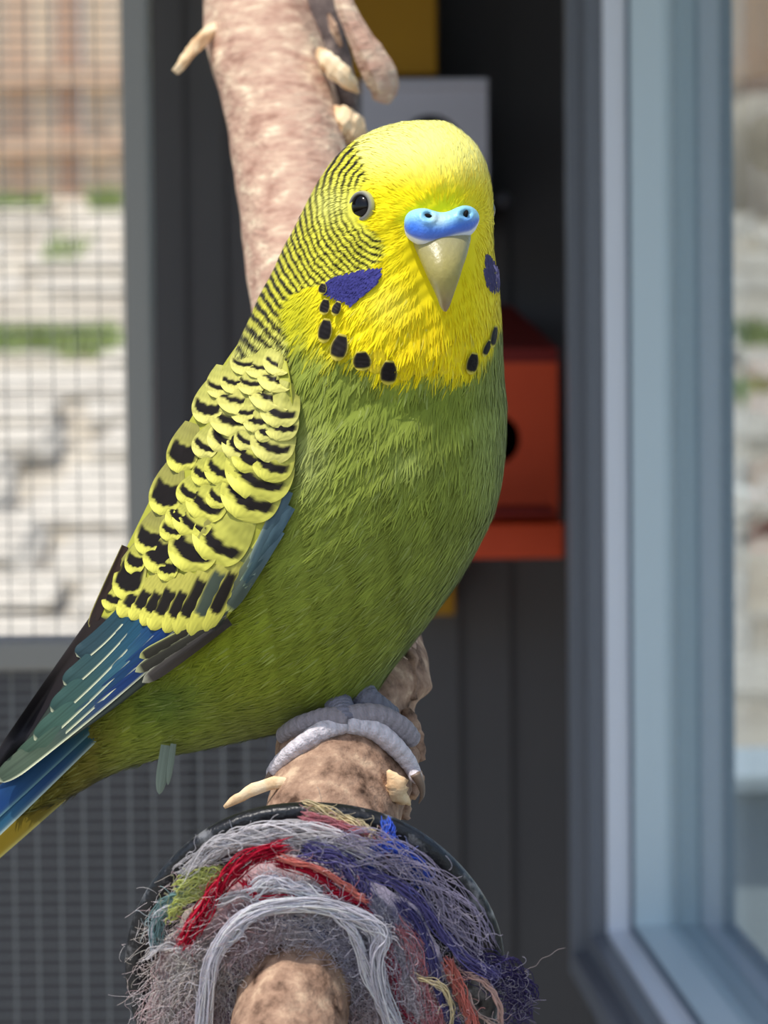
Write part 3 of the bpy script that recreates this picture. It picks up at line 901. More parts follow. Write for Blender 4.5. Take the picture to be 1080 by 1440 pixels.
def body_pts(NR, NSg):
    q = np.r_[np.linspace(0, 13, int(NR * .62)), np.linspace(13, len(st) - 1, NR - int(NR * .62) + 1)[1:]]
    # resample smoothly
    m = len(st)
    pp_ = np.vstack([2 * st[0] - st[1], st, 2 * st[-1] - st[-2]])
    i = np.minimum(q.astype(int), m - 2); f = (q - i)[:, None]
    a, b, c, d = pp_[i], pp_[i + 1], pp_[i + 2], pp_[i + 3]
    z = 0.5 * ((2 * b) + (c - a) * f + (2 * a - 5 * b + 4 * c - d) * f ** 2 + (3 * b - a - 3 * c + d) * f ** 3)
    z[:, 5:] = np.maximum(z[:, 5:], 2)
    t = np.linspace(0, 2 * math.pi, NSg, endpoint=False)
    ct, sn = np.cos(t), np.sin(t)
    cx, cy = (z[:, 0] + z[:, 2]) / 2, (z[:, 1] + z[:, 3]) / 2
    hx, hy = (z[:, 2] - z[:, 0]) / 2, (z[:, 3] - z[:, 1]) / 2
    x = cx[:, None] + hx[:, None] * ct
    y = cy[:, None] + hy[:, None] * ct
    k = z[:, 4:5] - np.where(sn > 0, z[:, 5:6] * sn, z[:, 6:7] * sn)
    fr = np.clip(sn, 0, 1)[None, :]
    # face, brow, throat and breast fullness
    def bump(px, py, sx, sy, a):
        return a * np.exp(-((x - px) / sx) ** 2 - ((y - py) / sy) ** 2) * sstep(0, .35, fr)
    k = k - bump(615, 240, 70, 46, 10) - bump(545, 440, 60, 60, 10) - bump(655, 440, 40, 60, 8) \
          - bump(590, 500, 110, 34, 10) + bump(560, 575, 120, 30, 5) - bump(560, 700, 110, 110, 8)
    # feather tract relief
    k = k + fr * (1.6 * np.sin(x * .09 + y * .05) * np.sin(y * .07 - x * .02) + 1.0 * np.sin(x * .21 + y * .13 + 1) * np.sin(y * .16))
    return x, y, k

def bands(px, py, back):
    """1 inside black bars of the hood and nape"""
    dx, dy = px - 556, (py - 284) * .96
    r = np.sqrt(dx * dx + dy * dy)
    an = np.arctan2(dy, dx)
    wv = 2.2 * np.sin(an * 9 + r * .05) + 1.3 * np.sin(an * 23 + r * .11) + .9 * np.sin(px * .33 + py * .21)
    per = 8.6 + np.clip(r - 150, 0, 200) * .045
    phase = (np.where(r < 150, r / 8.6, 150 / 8.6 + np.log1p(np.clip(r - 150, 0, None) * .045 / 8.6) / .045) + wv / 8.6 * .45)
    s = .5 + .5 * np.cos(2 * math.pi * phase)
    thick = np.where(r > 185, .48, .60)
    b = sstep(thick - .10, thick + .16, s)
    yb = np.array([160, 190, 205, 225, 250, 262, 280, 312, 330, 346, 362, 378, 388, 398, 408, 420, 440, 470, 500, 535, 1200])
    xb = np.array([498, 503, 500, 506, 515, 508, 500, 505, 530, 540, 538, 520, 488, 456, 424, 402, 392, 398, 404, 408, 408])
    lim = np.interp(py, yb, xb) + 3.0 * np.sin(py * .6) + 2 * np.sin(py * 1.3 + px * .2)
    inside = sstep(5, -5, px - lim)
    ear = np.exp(-((px - 462) / 26) ** 2 - ((py - 288) / 26) ** 2)      # pale, finely marked ear coverts
    b = b * (1 - .55 * ear)
    eye = np.exp(-(((px - 507) / 22) ** 2 + ((py - 290) / 28) ** 2) ** 2)
    b = b * (1 - eye) * inside
    fade = sstep(560, 530, py)
    return np.where(back, sstep(thick - .05, thick + .2, s) * sstep(700, 620, py), b * fade), np.where(back, sstep(640, 560, py), inside * fade)

def plumage(px, py, back=False, noise=None):
    px, py = np.broadcast_arrays(np.asarray(px, float), np.asarray(py, float))
    back = np.broadcast_to(back, px.shape)
    if noise is None:
        noise = np.zeros(px.shape)
    mix = lambda a, b, t: a + (b - a) * t[..., None]
    def C(*c): return np.broadcast_to(lin(c), px.shape + (3,))
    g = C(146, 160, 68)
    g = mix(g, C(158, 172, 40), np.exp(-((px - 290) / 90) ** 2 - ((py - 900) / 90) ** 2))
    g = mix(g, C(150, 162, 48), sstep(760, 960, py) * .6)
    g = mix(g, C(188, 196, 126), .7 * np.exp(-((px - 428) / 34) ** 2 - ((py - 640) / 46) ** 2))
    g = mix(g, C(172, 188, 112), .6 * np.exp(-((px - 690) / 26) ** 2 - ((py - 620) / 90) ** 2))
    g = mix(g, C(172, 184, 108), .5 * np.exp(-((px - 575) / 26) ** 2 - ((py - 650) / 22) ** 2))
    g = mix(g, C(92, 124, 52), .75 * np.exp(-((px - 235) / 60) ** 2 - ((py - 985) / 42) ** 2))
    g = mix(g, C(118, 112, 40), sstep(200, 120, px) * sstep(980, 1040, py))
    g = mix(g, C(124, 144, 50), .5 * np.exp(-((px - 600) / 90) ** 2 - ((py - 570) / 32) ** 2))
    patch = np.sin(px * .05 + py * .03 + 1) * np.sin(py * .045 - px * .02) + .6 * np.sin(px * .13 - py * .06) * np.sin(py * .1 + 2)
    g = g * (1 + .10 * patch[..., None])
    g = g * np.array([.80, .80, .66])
    # mask
    ye = C(250, 230, 14)
    ye = mix(ye, C(252, 246, 140), sstep(275, 200, py) * .95)  # crown paler: the sun's highlight is put into the feather colour
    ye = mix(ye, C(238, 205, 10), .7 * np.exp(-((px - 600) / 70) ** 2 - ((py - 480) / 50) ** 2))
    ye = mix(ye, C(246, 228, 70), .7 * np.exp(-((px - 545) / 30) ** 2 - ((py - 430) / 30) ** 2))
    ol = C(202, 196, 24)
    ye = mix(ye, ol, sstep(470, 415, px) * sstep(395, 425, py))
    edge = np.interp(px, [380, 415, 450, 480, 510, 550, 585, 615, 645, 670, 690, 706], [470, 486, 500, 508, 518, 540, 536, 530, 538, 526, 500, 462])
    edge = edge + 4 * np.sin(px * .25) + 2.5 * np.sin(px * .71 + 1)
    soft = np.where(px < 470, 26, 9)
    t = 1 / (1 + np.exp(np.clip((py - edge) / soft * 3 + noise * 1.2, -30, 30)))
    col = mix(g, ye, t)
    # barred hood
    bar, hood = bands(px, py, back)
    pale = mix(C(226, 220, 66), C(222, 220, 110), np.exp(-((px - 462) / 30) ** 2 - ((py - 288) / 30) ** 2))
    pale = mix(pale, C(208, 206, 104), sstep(430, 500, py))
    col = mix(col, pale, hood)
    col = mix(col, C(34, 30, 14), bar)
    return col

# coarse copy for placing things on it
xb_, yb_, kb_ = body_pts(170, 120)
Vc = K(xb_, yb_, kb_).reshape(-1, 3)
bvh_body = BVHTree.FromPolygons(Vc.tolist(), grid_faces(170, 120).tolist())

NRB, NSB = 430, 380
X_, Y_, K_ = body_pts(NRB, NSB)
Vw = K(X_, Y_, K_)
sn_ = np.sin(np.linspace(0, 2 * math.pi, NSB, endpoint=False))
isback = np.broadcast_to(sn_[None, :] < -0.15, X_.shape)
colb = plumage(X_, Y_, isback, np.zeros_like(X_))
Vbody = np.vstack([Vw.reshape(-1, 3), Vw[0].mean(0), Vw[-1].mean(0)])
Fq = grid_faces(NRB, NSB)
nb = NRB * NSB
j = np.arange(NSB)
tri1 = np.stack([np.full(NSB, nb), (j + 1) % NSB, j, j], -1)
body = mesh('body', Vbody, Fq, M['plumage'], bird, col=np.vstack([colb.reshape(-1, 3), colb[0, :1], colb[-1, :1]]))

# ---- fine plumage barbs lying over the body
nrm = np.cross(np.gradient(Vw, axis=1), np.gradient(Vw, axis=0))
nrm /= np.linalg.norm(nrm, axis=-1)[..., None] + 1e-12
ctr = Vw.mean(1, keepdims=True)
nrm *= np.sign(((Vw - ctr) * nrm).sum(-1))[..., None]
area = np.linalg.norm(np.cross(np.gradient(Vw, axis=1), np.gradient(Vw, axis=0)), axis=-1)
area = area * np.where(isback, .35, 1.0)
pr_ = area.ravel() / area.sum()
NB_ = 62000
ids = rng.choice(len(pr_), NB_, p=pr_)
bx, by, bk = X_.ravel()[ids] + rng.uniform(-1.5, 1.5, NB_), Y_.ravel()[ids] + rng.uniform(-1.5, 1.5, NB_), K_.ravel()[ids]
bn = nrm.reshape(-1, 3)[ids]
bbk = isback.ravel()[ids]
keep = ~((np.abs((bx - 507) / 19) ** 2 + np.abs((by - 290) / 25) ** 2 < 1) & ~bbk)
keep &= ~((bx > 572) & (bx < 668) & (by > 303) & (by < 372) & ~bbk)
keep &= ~((bx > 590) & (bx < 650) & (by > 290) & (by < 420) & ~bbk)
bx, by, bk, bn, bbk = bx[keep], by[keep], bk[keep], bn[keep], bbk[keep]
n = len(bx)
# lie of the feathers, in the bird's own side plane
hx_, hy_ = bx - 622, by - 318
hl = np.sqrt(hx_ ** 2 + hy_ ** 2) + 1e-6
fx_h, fy_h = hx_ / hl, hy_ / hl + .15
low = sstep(560, 860, by)
fx_b = -.22 - .48 * low - .25 * sstep(600, 420, bx); fy_b = .97 - .25 * low
fx_b = np.where(bx > 640, fx_b + .12, fx_b)
tb = sstep(430, 540, by)
fx, fy = fx_h * (1 - tb) + fx_b * tb, fy_h * (1 - tb) + fy_b * tb
f3 = fx[:, None] * RN[:, 0] - fy[:, None] * RN[:, 1] + rng.normal(0, 1, (n, 3)) * (.14 - .05 * sstep(520, 400, by))[:, None]
f3 -= bn * (f3 * bn).sum(1)[:, None]
f3 /= np.linalg.norm(f3, axis=1)[:, None] + 1e-9
head = sstep(520, 400, by)
Ln = (rng.uniform(20, 38, n) * (1 - head) + rng.uniform(9, 17, n) * head) * S
Wd = (rng.uniform(.9, 2.0, n) * (1 - head * .2)) * S
side = np.cross(f3, bn)
root = K(bx, by, bk)
sg = 5
pts_, lift = [], [-.6, .3, .6, .8, .9]
bend = rng.normal(0, .10, n)
for i in range(sg):
    t = i / (sg - 1)
    pts_.append(root + f3 * (Ln * t)[:, None] + bn * ((lift[i] * (1 - .5 * head)) * S * rng.uniform(.8, 1.25, n))[:, None] + side * (bend * Ln * t * t)[:, None])
pts_ = np.stack(pts_, 1)
wd = Wd[:, None] * np.array([.7, 1, .9, .6, .15])
Vs = np.stack([pts_ - side[:, None] * wd[..., None], pts_ + side[:, None] * wd[..., None]], 2)
q = to_px(pts_)
noise = rng.normal(0, .9, n)
# the colour belongs to the barb, bars run across it
stepc = np.where(head[:, None] > .1, np.arange(sg)[None, :] / (sg - 1), .4)
ci = K(0, 0, 0)  # noqa
qx = q[:, :1, 0] + (q[:, -1:, 0] - q[:, :1, 0]) * stepc
qy = q[:, :1, 1] + (q[:, -1:, 1] - q[:, :1, 1]) * stepc
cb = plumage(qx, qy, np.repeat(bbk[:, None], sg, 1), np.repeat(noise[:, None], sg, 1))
cb = cb * (1 + rng.normal(0, .075, n) * (1 - .6 * head))[:, None, None]
light = (rng.random(n) < .06 * (1 - head))[:, None, None]
cb = np.where(light, cb * .75 + lin((180, 190, 120)) * .25, cb)
cb = np.repeat(cb[:, :, None, :], 2, 2)
base_ = (np.arange(n) * sg * 2)[:, None]
i = np.arange(sg - 1)[None, :]
Fs = np.stack([base_ + i * 2, base_ + i * 2 + 1, base_ + i * 2 + 3, base_ + i * 2 + 2], -1).reshape(-1, 4)
barbs = mesh('plumage', Vs.reshape(-1, 3), Fs, M['plumage'], bird, col=cb.reshape(-1, 3))
barbs['kind'] = 'stuff'
vn = np.repeat(np.repeat(bn[:, None, None], sg, 1), 2, 2) + .22 * np.stack([-side, side], 1)[:, None]
vn = (vn / np.linalg.norm(vn, axis=-1)[..., None]).reshape(-1, 3)
barbs.data.normals_split_custom_set_from_vertices(vn.tolist())

# ---- folded wing
ws = np.array([[362, 450, 394, 478, -20, -97, 12], [330, 490, 406, 520, -10, -142, 30], [300, 535, 412, 572, -5, -162, 44], [262, 600, 411, 642, 0, -164, 48],
               [232, 660, 400, 712, 5, -159, 48], [200, 725, 376, 777, 15, -149, 46], [168, 790, 346, 832, 28, -135, 42], [140, 850, 306, 884, 42, -114, 36],
               [118, 890, 266, 916, 55, -90, 30], [87, 940, 220, 950, 72, -57, 22], [54, 990, 162, 995, 92, -16, 14], [17, 1048, 82, 1050, 115, 40, 8], [-8, 1084, 14, 1090, 130, 112, 3]], float)
NWr, NWs = 90, 26
wz = crom(ws, NWr)
s = np.linspace(0, 1, NWs)
wx = wz[:, 0:1] + (wz[:, 2:3] - wz[:, 0:1]) * s
wy = wz[:, 1:2] + (wz[:, 3:4] - wz[:, 1:2]) * s
wk = wz[:, 4:5] + (wz[:, 5:6] - wz[:, 4:5]) * s - wz[:, 6:7] * np.sin(math.pi * s)
th_ = 7 * np.sin(math.pi * np.linspace(0, 1, NWr))[:, None] * (np.sin(math.pi * s) ** .5)
Wf, Wb = K(wx, wy, wk), K(wx, wy, wk + th_ + 1)
Vwg = np.concatenate([Wf, Wb[:, ::-1]], 1)
cw = np.where((wy > 868)[..., None], lin((48, 56, 50)), lin((172, 172, 62)))
cw = np.concatenate([cw, cw[:, ::-1]], 1)
wing = mesh('wing', Vwg.reshape(-1, 3), grid_faces(NWr, 2 * NWs), M['feather'], bird, col=cw.reshape(-1, 3))
bvh_wing = BVHTree.FromPolygons(Wf.reshape(-1, 3).tolist(), grid_faces(NWr, NWs, False).tolist())

def depth_on(bvh, px, py, fall):
    h = ray(bvh, px, py)
    if h[0] is None:
        nn = bvh.find_nearest(Vector(K(px, py, fall).tolist()))
        pnt = nn[0]
    else:
        pnt = h[0]
    q = to_px(np.array(pnt[:]))
    return (q[2] - D0) / S

def feather(name, base, tip, width, colf, parent, lift=(1.0, 6.0), camber=2.0, bend=0.0, bvh=None, fall=0, kfun=None, nu=22, nv=9, blunt=.62, root=.7, m='feather', twist=0.0):
    b, t_ = np.array(base, float), np.array(tip, float)
    ax_ = t_ - b
    Lg = np.linalg.norm(ax_); ax_ /= Lg
    pe = np.array([-ax_[1], ax_[0]])
    u = np.linspace(0, 1, nu)
    v = np.linspace(-1, 1, nv)
    wu = width / 2 * np.where(u < blunt, root + (1 - root) * np.sin(u / blunt * math.pi / 2), np.sqrt(np.clip(1 - ((u - blunt) / (1 - blunt)) ** 2, 0.0, 1)))
    wu = np.maximum(wu, .3)
    ctr = b + u[:, None] * Lg * ax_ + (bend * np.sin(u * math.pi))[:, None] * pe
    XY = ctr[:, None] + (wu[:, None] * v)[..., None] * pe
    if kfun is not None:
        kk = kfun(XY[..., 0], XY[..., 1])
    else:
        # base surface sampled on a coarse lattice along the feather
        us = np.linspace(0, nu - 1, 7).round().astype(int); vs = np.array([0, nv // 2, nv - 1])
        kk0 = np.array([[depth_on(bvh, *XY[i, j], fall) for j in vs] for i in us])
        ku = np.array([np.interp(np.arange(nu), us, kk0[:, c]) for c in range(3)]).T
        kk = np.array([np.interp(np.arange(nv), vs, ku[i]) for i in range(nu)])
    kk = kk - (lift[0] + (lift[1] - lift[0]) * u[:, None]) - camber * (1 - v ** 2) * np.minimum(1, 4 * (1 - u))[:, None] ** .5 + twist * v * u[:, None]
    kk = kk + .35 * np.sin(v * 40 + u[:, None] * 30) * .5
    Vf = K(XY[..., 0], XY[..., 1], kk)
    uu, vv = np.meshgrid(u, v, indexing='ij')
    cf = colf(uu, vv, XY)
    # shaft
    return mesh(name, Vf.reshape(-1, 3), grid_faces(nu, nv, False), M[m], parent, col=cf.reshape(-1, 3))

def mixc(a, b, t):
    return a + (b - a) * t[..., None]

def covert_col(uc, tu, curve=.22, basec=(150, 150, 62), rim=(224, 222, 112), dark=(20, 12, 8), full=False, rimw=.18, seed=0):
    def f(u, v, XY):
        nz = .012 * np.sin(v * 13 + seed) + .008 * np.sin(v * 37 + u * 9 + seed * 2)
        c = uc - curve * v ** 2 + nz
        a = sstep(c - tu - .05, c - tu + .02, u) if not full else sstep(.0, .12, u - (c - tu))
        bnd = a * sstep(c + .02, c - .015, u) * sstep(1.0 - rimw * .55, 1.0 - rimw * 1.25, np.abs(v) + .06 * np.sin(u * 9 + seed))
        body_ = mixc(np.broadcast_to(lin(rim), u.shape + (3,)), np.broadcast_to(lin(basec), u.shape + (3,)), sstep(.9, .2, u) * .75)
        body_ = body_ * (1 + .09 * np.sin(v * 23 + u * 14 + seed) + .06 * np.sin(v * 51 + u * 30))[..., None]
        return mixc(body_, np.broadcast_to(lin(dark), u.shape + (3,)), bnd)
    return f

# crescents of the wing coverts: both ends of each dark crescent, its thickness, and how the base reads
cres = [(368, 536, 404, 532, 7), (313, 563, 357, 563, 7), (356, 561, 403, 557, 8), (276, 578, 303, 583, 14), (302, 590, 348, 597, 11), (350, 602, 369, 586, 8),
        (372, 586, 409, 581, 10), (378, 600, 409, 607, 9), (364, 607, 377, 614, 8), (299, 611, 320, 631, 11), (321, 618, 342, 643, 10), (333, 639, 361, 658, 13),
        (360, 622, 399, 640, 11), (362, 651, 398, 667, 12), (240, 655, 266, 644, 26), (294, 659, 322, 673, 10), (275, 667, 294, 674, 9), (327, 658, 386, 695, 14),
        (320, 690, 369, 725, 17), (270, 700, 300, 727, 12), (296, 697, 311, 708, 8), (215, 714, 243, 703, 30), (252, 723, 278, 751, 10), (240, 722, 252, 738, 12),
        (194, 768, 219, 764, 20), (330, 512, 352, 514, 5), (350, 516, 376, 518, 5), (376, 514, 402, 512, 5), (296, 545, 318, 547, 6), (316, 538, 340, 540, 6), (340, 540, 366, 541, 6), (330, 580, 356, 582, 6), (335, 617, 352, 626, 6), (276, 625, 296, 636, 8), (254, 690, 270, 702, 9), (230, 745, 248, 752, 8), (180, 797, 196, 794, 14), (148, 848, 166, 845, 10), (205, 792, 237, 788, 30), (246, 769, 285, 798, 22), (282, 746, 319, 789, 16), (226, 804, 243, 806, 14), (163, 832, 190, 825, 34)]
k_ = 0
order = sorted(cres, key=lambda c: -(c[1] + c[3]) / 2)
for (xa, ya, xb2, yb2, tk) in order:
    a, b = np.array([xa, ya], float), np.array([xb2, yb2], float)
    w_ = np.linalg.norm(b - a)
    mid = (a + b) / 2
    e = (b - a) / w_
    nrm2 = np.array([-e[1], e[0]])
    if nrm2[1] < 0: nrm2 = -nrm2
    wl = 1.0 if (yb2 < ya or tk >= 20) else .25
    nrm2 = nrm2 * (1 - .8 * wl) + np.array([-.42, .9]) * wl
    nrm2 /= np.linalg.norm(nrm2)
    gap = 8 + .18 * w_
    Lf = max(46, 1.05 * w_ + 18 + tk)
    tip = mid + nrm2 * (gap + .1 * w_)
    base = tip - nrm2 * Lf
    # feathers lie back along the wing
    uc = 1 - gap / Lf
    yy = mid[1]
    k_ += 1
    lf = 3.0 + (900 - yy) * .008 + rng.uniform(-.5, .5)
    feather('covert_feather', base, tip, w_ * 1.3 + 8, covert_col(uc, tk / Lf, .10 + .10 * min(1, w_ / 60), seed=k_ * 1.7,
            basec=(150, 150, 66) if tk < 20 else (108, 104, 62), rim=(214, 208, 112) if yy < 640 else (208, 204, 88)),
            wing, lift=(0.5, lf + 2), camber=2.2, bvh=bvh_wing, fall=(mid[0] - 300) * -1, nu=40, nv=17, root=.45)

# greater coverts: long dark centres with broad yellow tips
streak = [(206, 812, 168, 868, 30, .30), (222, 808, 184, 872, 26, .34), (236, 806, 200, 880, 26, .34), (254, 806, 212, 886, 34, .42), (272, 806, 232, 890, 28, .40),
          (294, 798, 248, 892, 34, .52), (318, 790, 268, 894, 38, .56), (336, 788, 288, 888, 28, .55)]
for i, (xa, ya, xt, yt, wf, dl) in enumerate(streak[::-1]):
    grn = i in (1,)
    feather('greater_covert', (xa, ya), (xt, yt), wf, covert_col(.74, dl, .10, (164, 158, 74), (210, 204, 86), (24, 18, 12) if not grn else (64, 74, 62), rimw=.42, seed=i * 2.1),
            wing, lift=(.8, 5.2), camber=1.8, bvh=bvh_wing, fall=0, nu=40, nv=13)

def flight_col(c0, c1, edge=(214, 218, 168), ew=.13, tipedge=.05, sidev=1, mid=None):
    def f(u, v, XY):
        c = mixc(np.broadcast_to(lin(c0), u.shape + (3,)), np.broadcast_to(lin(c1), u.shape + (3,)), sstep(.05, .8, u))
        if mid is not None:
            c = mixc(c, np.broadcast_to(lin(mid), u.shape + (3,)), np.exp(-((u - .35) / .2) ** 2) * .7)
        c = c * (1 + .08 * np.sin(v * 30 + u * 18))[..., None]
        c = mixc(c, c * .45, np.exp(-((v + .1 * sidev) / .05) ** 2) * .7)
        c = c * .8
        ed = np.maximum(sstep(1 - ew * 1.8, 1 - ew * .6, v * sidev), sstep(1 - tipedge * 1.6, 1 - tipedge * .5, u))
        return mixc(c, np.broadcast_to(lin(edge), u.shape + (3,)), ed)
    return f

# secondaries along the breast edge of the wing
sec = [((404, 690), (350, 812), 22, (84, 108, 118), (70, 94, 102), (140, 156, 140)), ((408, 712), (338, 830), 20, (78, 104, 116), (64, 88, 92), (150, 166, 128)),
       ((392, 745), (316, 862), 24, (92, 118, 128), (84, 96, 84), (205, 210, 110)), ((372, 760), (292, 884), 24, (110, 122, 100), (78, 84, 66), (218, 218, 92)),
       ((352, 770), (272, 893), 24, (140, 146, 84), (70, 74, 58), (222, 220, 84))]
for i, (b, t, wf, c0, c1, ed) in enumerate(sec):
    feather('secondary_feather', b, t, wf, flight_col(c0, c1, ed, .18, .06, -1 if False else 1), wing, lift=(.2, 2.2 + .5 * i), camber=1.2, bvh=bvh_wing, fall=-100, root=.8, blunt=.75)
sec2 = [((322, 872), (200, 960), 20, (66, 62, 58), (84, 78, 74), (186, 184, 160)), ((300, 880), (190, 945), 18, (58, 56, 46), (60, 58, 50), (198, 200, 150)), ((272, 884), (196, 925), 16, (50, 46, 36), (52, 50, 40), (196, 198, 120))]
for (b, t, wf, c0, c1, ed) in sec2:
    feather('secondary_feather', b, t, wf, flight_col(c0, c1, ed, .16, .05), wing, lift=(3.5, 6.5), camber=1.0, bvh=bvh_wing, fall=-40, root=.8, blunt=.75)

# primaries: blue to bottle green vanes with pale hooked edges
feather('primary_feather', (140, 866), (-12, 1090), 26, flight_col((40, 30, 26), (30, 28, 34), (44, 40, 40), .1, .03, 1), wing, lift=(.2, 1.0), camber=1, bvh=bvh_wing, fall=60, root=.8, blunt=.8)
feather('primary_feather', (176, 768), (126, 884), 15, flight_col((54, 36, 28), (48, 34, 28), (170, 160, 90), .12, .03, 1), wing, lift=(1, 2.5), camber=.6, bvh=bvh_wing, fall=60, root=.7, blunt=.8)
prim = [((262, 880), (-6, 1099), 30, (20, 50, 104), (74, 90, 72), (14, 58, 126)), ((240, 876), (16, 1079), 29, (22, 62, 120), (68, 92, 76), (22, 66, 108)),
        ((222, 872), (48, 1041), 28, (26, 70, 116), (62, 92, 80), (58, 108, 126)), ((206, 868), (72, 1001), 27, (34, 82, 108), (56, 86, 80), None),
        ((192, 862), (90, 963), 25, (32, 76, 96), (52, 80, 80), None), ((178, 856), (108, 923), 24, (38, 72, 84), (46, 70, 78), None)]
for i, (b, t, wf, c0, c1, md) in enumerate(prim):
    feather('primary_feather', b, t, wf, flight_col(c0, c1, (226, 228, 190), .10, .016, -1, md), wing, lift=(.6, 1.6 + 1.0 * i), camber=.7, bend=-3, bvh=bvh_wing, fall=40, root=.85, blunt=.87, nu=40, nv=17)
# ---- tail
tk_ = lambda a: (lambda x, y: a + (300 - x) * .16)
tail = thing  # noqa
tf = [((175, 1030), (-95, 1262), 40, (104, 98, 34), (150, 128, 30), (176, 168, 96), 126, None), ((152, 1008), (-100, 1246), 34, (36, 88, 88), (50, 108, 138), (184, 204, 194), 62, (16, 58, 128)),
      ((150, 992), (-110, 1225), 34, (44, 92, 84), (18, 62, 140), (110, 150, 156), 58, (24, 78, 130))]
for (b, t, wf, c0, c1, ed, ka, md) in tf:
    feather('tail_feather', b, t, wf, flight_col(c0, c1, ed, .16, .03, -1, md), bird, lift=(0, 1.5), camber=2, kfun=tk_(ka), root=.8, blunt=.8)
# pale wisp of down under the vent
def wisp(u, v, XY):
    return np.broadcast_to(lin((128, 140, 124)), u.shape + (3,)) * (1 + .1 * np.sin(v * 9))[..., None]
o = feather('down_feather', (234, 1048), (224, 1117), 17, wisp, bird, lift=(0, 2), camber=2, kfun=lambda x, y: 62 + 0 * x, root=.9, blunt=.5)
o['label'] = 'pale hanging down feather'
o = feather('down_feather', (244, 1046), (236, 1104), 9, wisp, bird, lift=(0, 2), camber=1, kfun=lambda x, y: 60 + 0 * x, root=.9, blunt=.4)

# ---- cheek patches and throat spots
def patch(name, poly, colr, lift, edge=2.0, n=220, ln=(9, 15), lab=None, flow=(-.45, .9)):
    """short overlapping feather tips filling the outline"""
    poly = np.array(poly, float)
    from mathutils.geometry import intersect_point_tri_2d  # noqa
    def inside(p):
        c = False
        for a, b in zip(poly, np.roll(poly, -1, 0)):
            if (a[1] > p[1]) != (b[1] > p[1]) and p[0] < (b[0] - a[0]) * (p[1] - a[1]) / (b[1] - a[1]) + a[0]:
                c = not c
        return c
    Vs, Fs, Cs = [], [], []
    lo, hi = poly.min(0), poly.max(0)
    cnt = 0
    while cnt < n:
        p = rng.uniform(lo, hi)
        if not inside(p):
            continue
        cnt += 1
        fl = np.array(flow) + rng.normal(0, .12, 2); fl /= np.linalg.norm(fl)
        pe = np.array([-fl[1], fl[0]])
        Lf, wf = rng.uniform(*ln), rng.uniform(2.0, 3.4)
        p0 = p - fl * Lf * .6
        b0 = len(Vs)
        kk = depth_on(bvh_body, p[0], p[1], -100)
        c = lin(colr) * rng.uniform(.75, 1.25)
        l0 = lift + rng.uniform(-.6, .6)
        for t, ww, lf in ((0, .7, -1.5), (.4, 1, 0), (.75, .75, .6), (1, .1, .7)):
            for sgn in (-1, 1):
                q = p0 + fl * Lf * t + pe * wf * ww * sgn * .5
                kq = kk
                Vs.append(K(q[0], q[1], kq - l0 - lf)); Cs.append(c * (1 if t > .2 else .9))
        Fs += [[b0 + 2 * i, b0 + 2 * i + 1, b0 + 2 * i + 3, b0 + 2 * i + 2] for i in range(3)]
    o = mesh(name, np.array(Vs), Fs, M['feather'], bird, col=np.array(Cs))
    if lab: o['label'] = lab
    return o
patch('cheek_patch', [(452, 402), (466, 393), (486, 388), (510, 382), (532, 381), (531, 392), (526, 403), (514, 412), (502, 422), (494, 431), (486, 424), (470, 420), (456, 412)], (68, 66, 140), 4.6, n=800, ln=(8, 13), lab='violet cheek patch', flow=(-.75, .66))
patch('cheek_patch', [(684, 362), (690, 366), (697, 374), (702, 388), (703, 408), (694, 410), (686, 404), (682, 388)], (82, 80, 120), 4.6, n=320, ln=(9, 14), lab='slate violet cheek patch', flow=(.15, .95))

def spot_col(u, v, XY):
    d = np.broadcast_to(lin((18, 9, 9)), u.shape + (3,)) * (1 + .1 * np.sin(v * 11))[..., None]
    e = np.maximum(sstep(.80, .93, u + .06 * v * v), sstep(.8, .98, np.abs(v)) * .8)
    e = np.maximum(e, sstep(.10, .02, u))
    return mixc(d, np.broadcast_to(lin((206, 190, 70)), u.shape + (3,)), e)
for (bx0, by0, tx, ty, wf) in ((455, 398, 452, 414, 12), (459, 420, 454, 443, 15), (477, 424, 469, 444, 13), (460, 448, 454, 483, 20), (482, 470, 472, 508, 25), (508, 494, 510, 522, 27), (548, 507, 545, 542, 25), (668, 496, 661, 527, 17), (698, 458, 692, 490, 9), (690, 478, 680, 502, 9)):
    feather('throat_spot', (bx0, by0), (tx, ty), wf, spot_col, bird, lift=(7.5, 9.5), camber=1.6, bvh=bvh_body, fall=-120, nu=22, nv=13, blunt=.52, root=.42)

# yellow tufts at the lower edge of the mask
def tuft_col(u, v, XY):
    return mixc(np.broadcast_to(lin((240, 210, 14)), u.shape + (3,)), np.broadcast_to(lin((226, 204, 40)), u.shape + (3,)), u)
for (bx0, by0, tx, ty, wf) in ((570, 495, 566, 536, 34), (592, 490, 590, 530, 30), (632, 488, 628, 536, 26), (648, 486, 644, 530, 24), (530, 490, 528, 526, 28)):
    feather('mask_feather', (bx0, by0), (tx, ty), wf, tuft_col, bird, lift=(.5, 3.4), camber=1.2, bvh=bvh_body, fall=-140, nu=14, nv=9, blunt=.5)

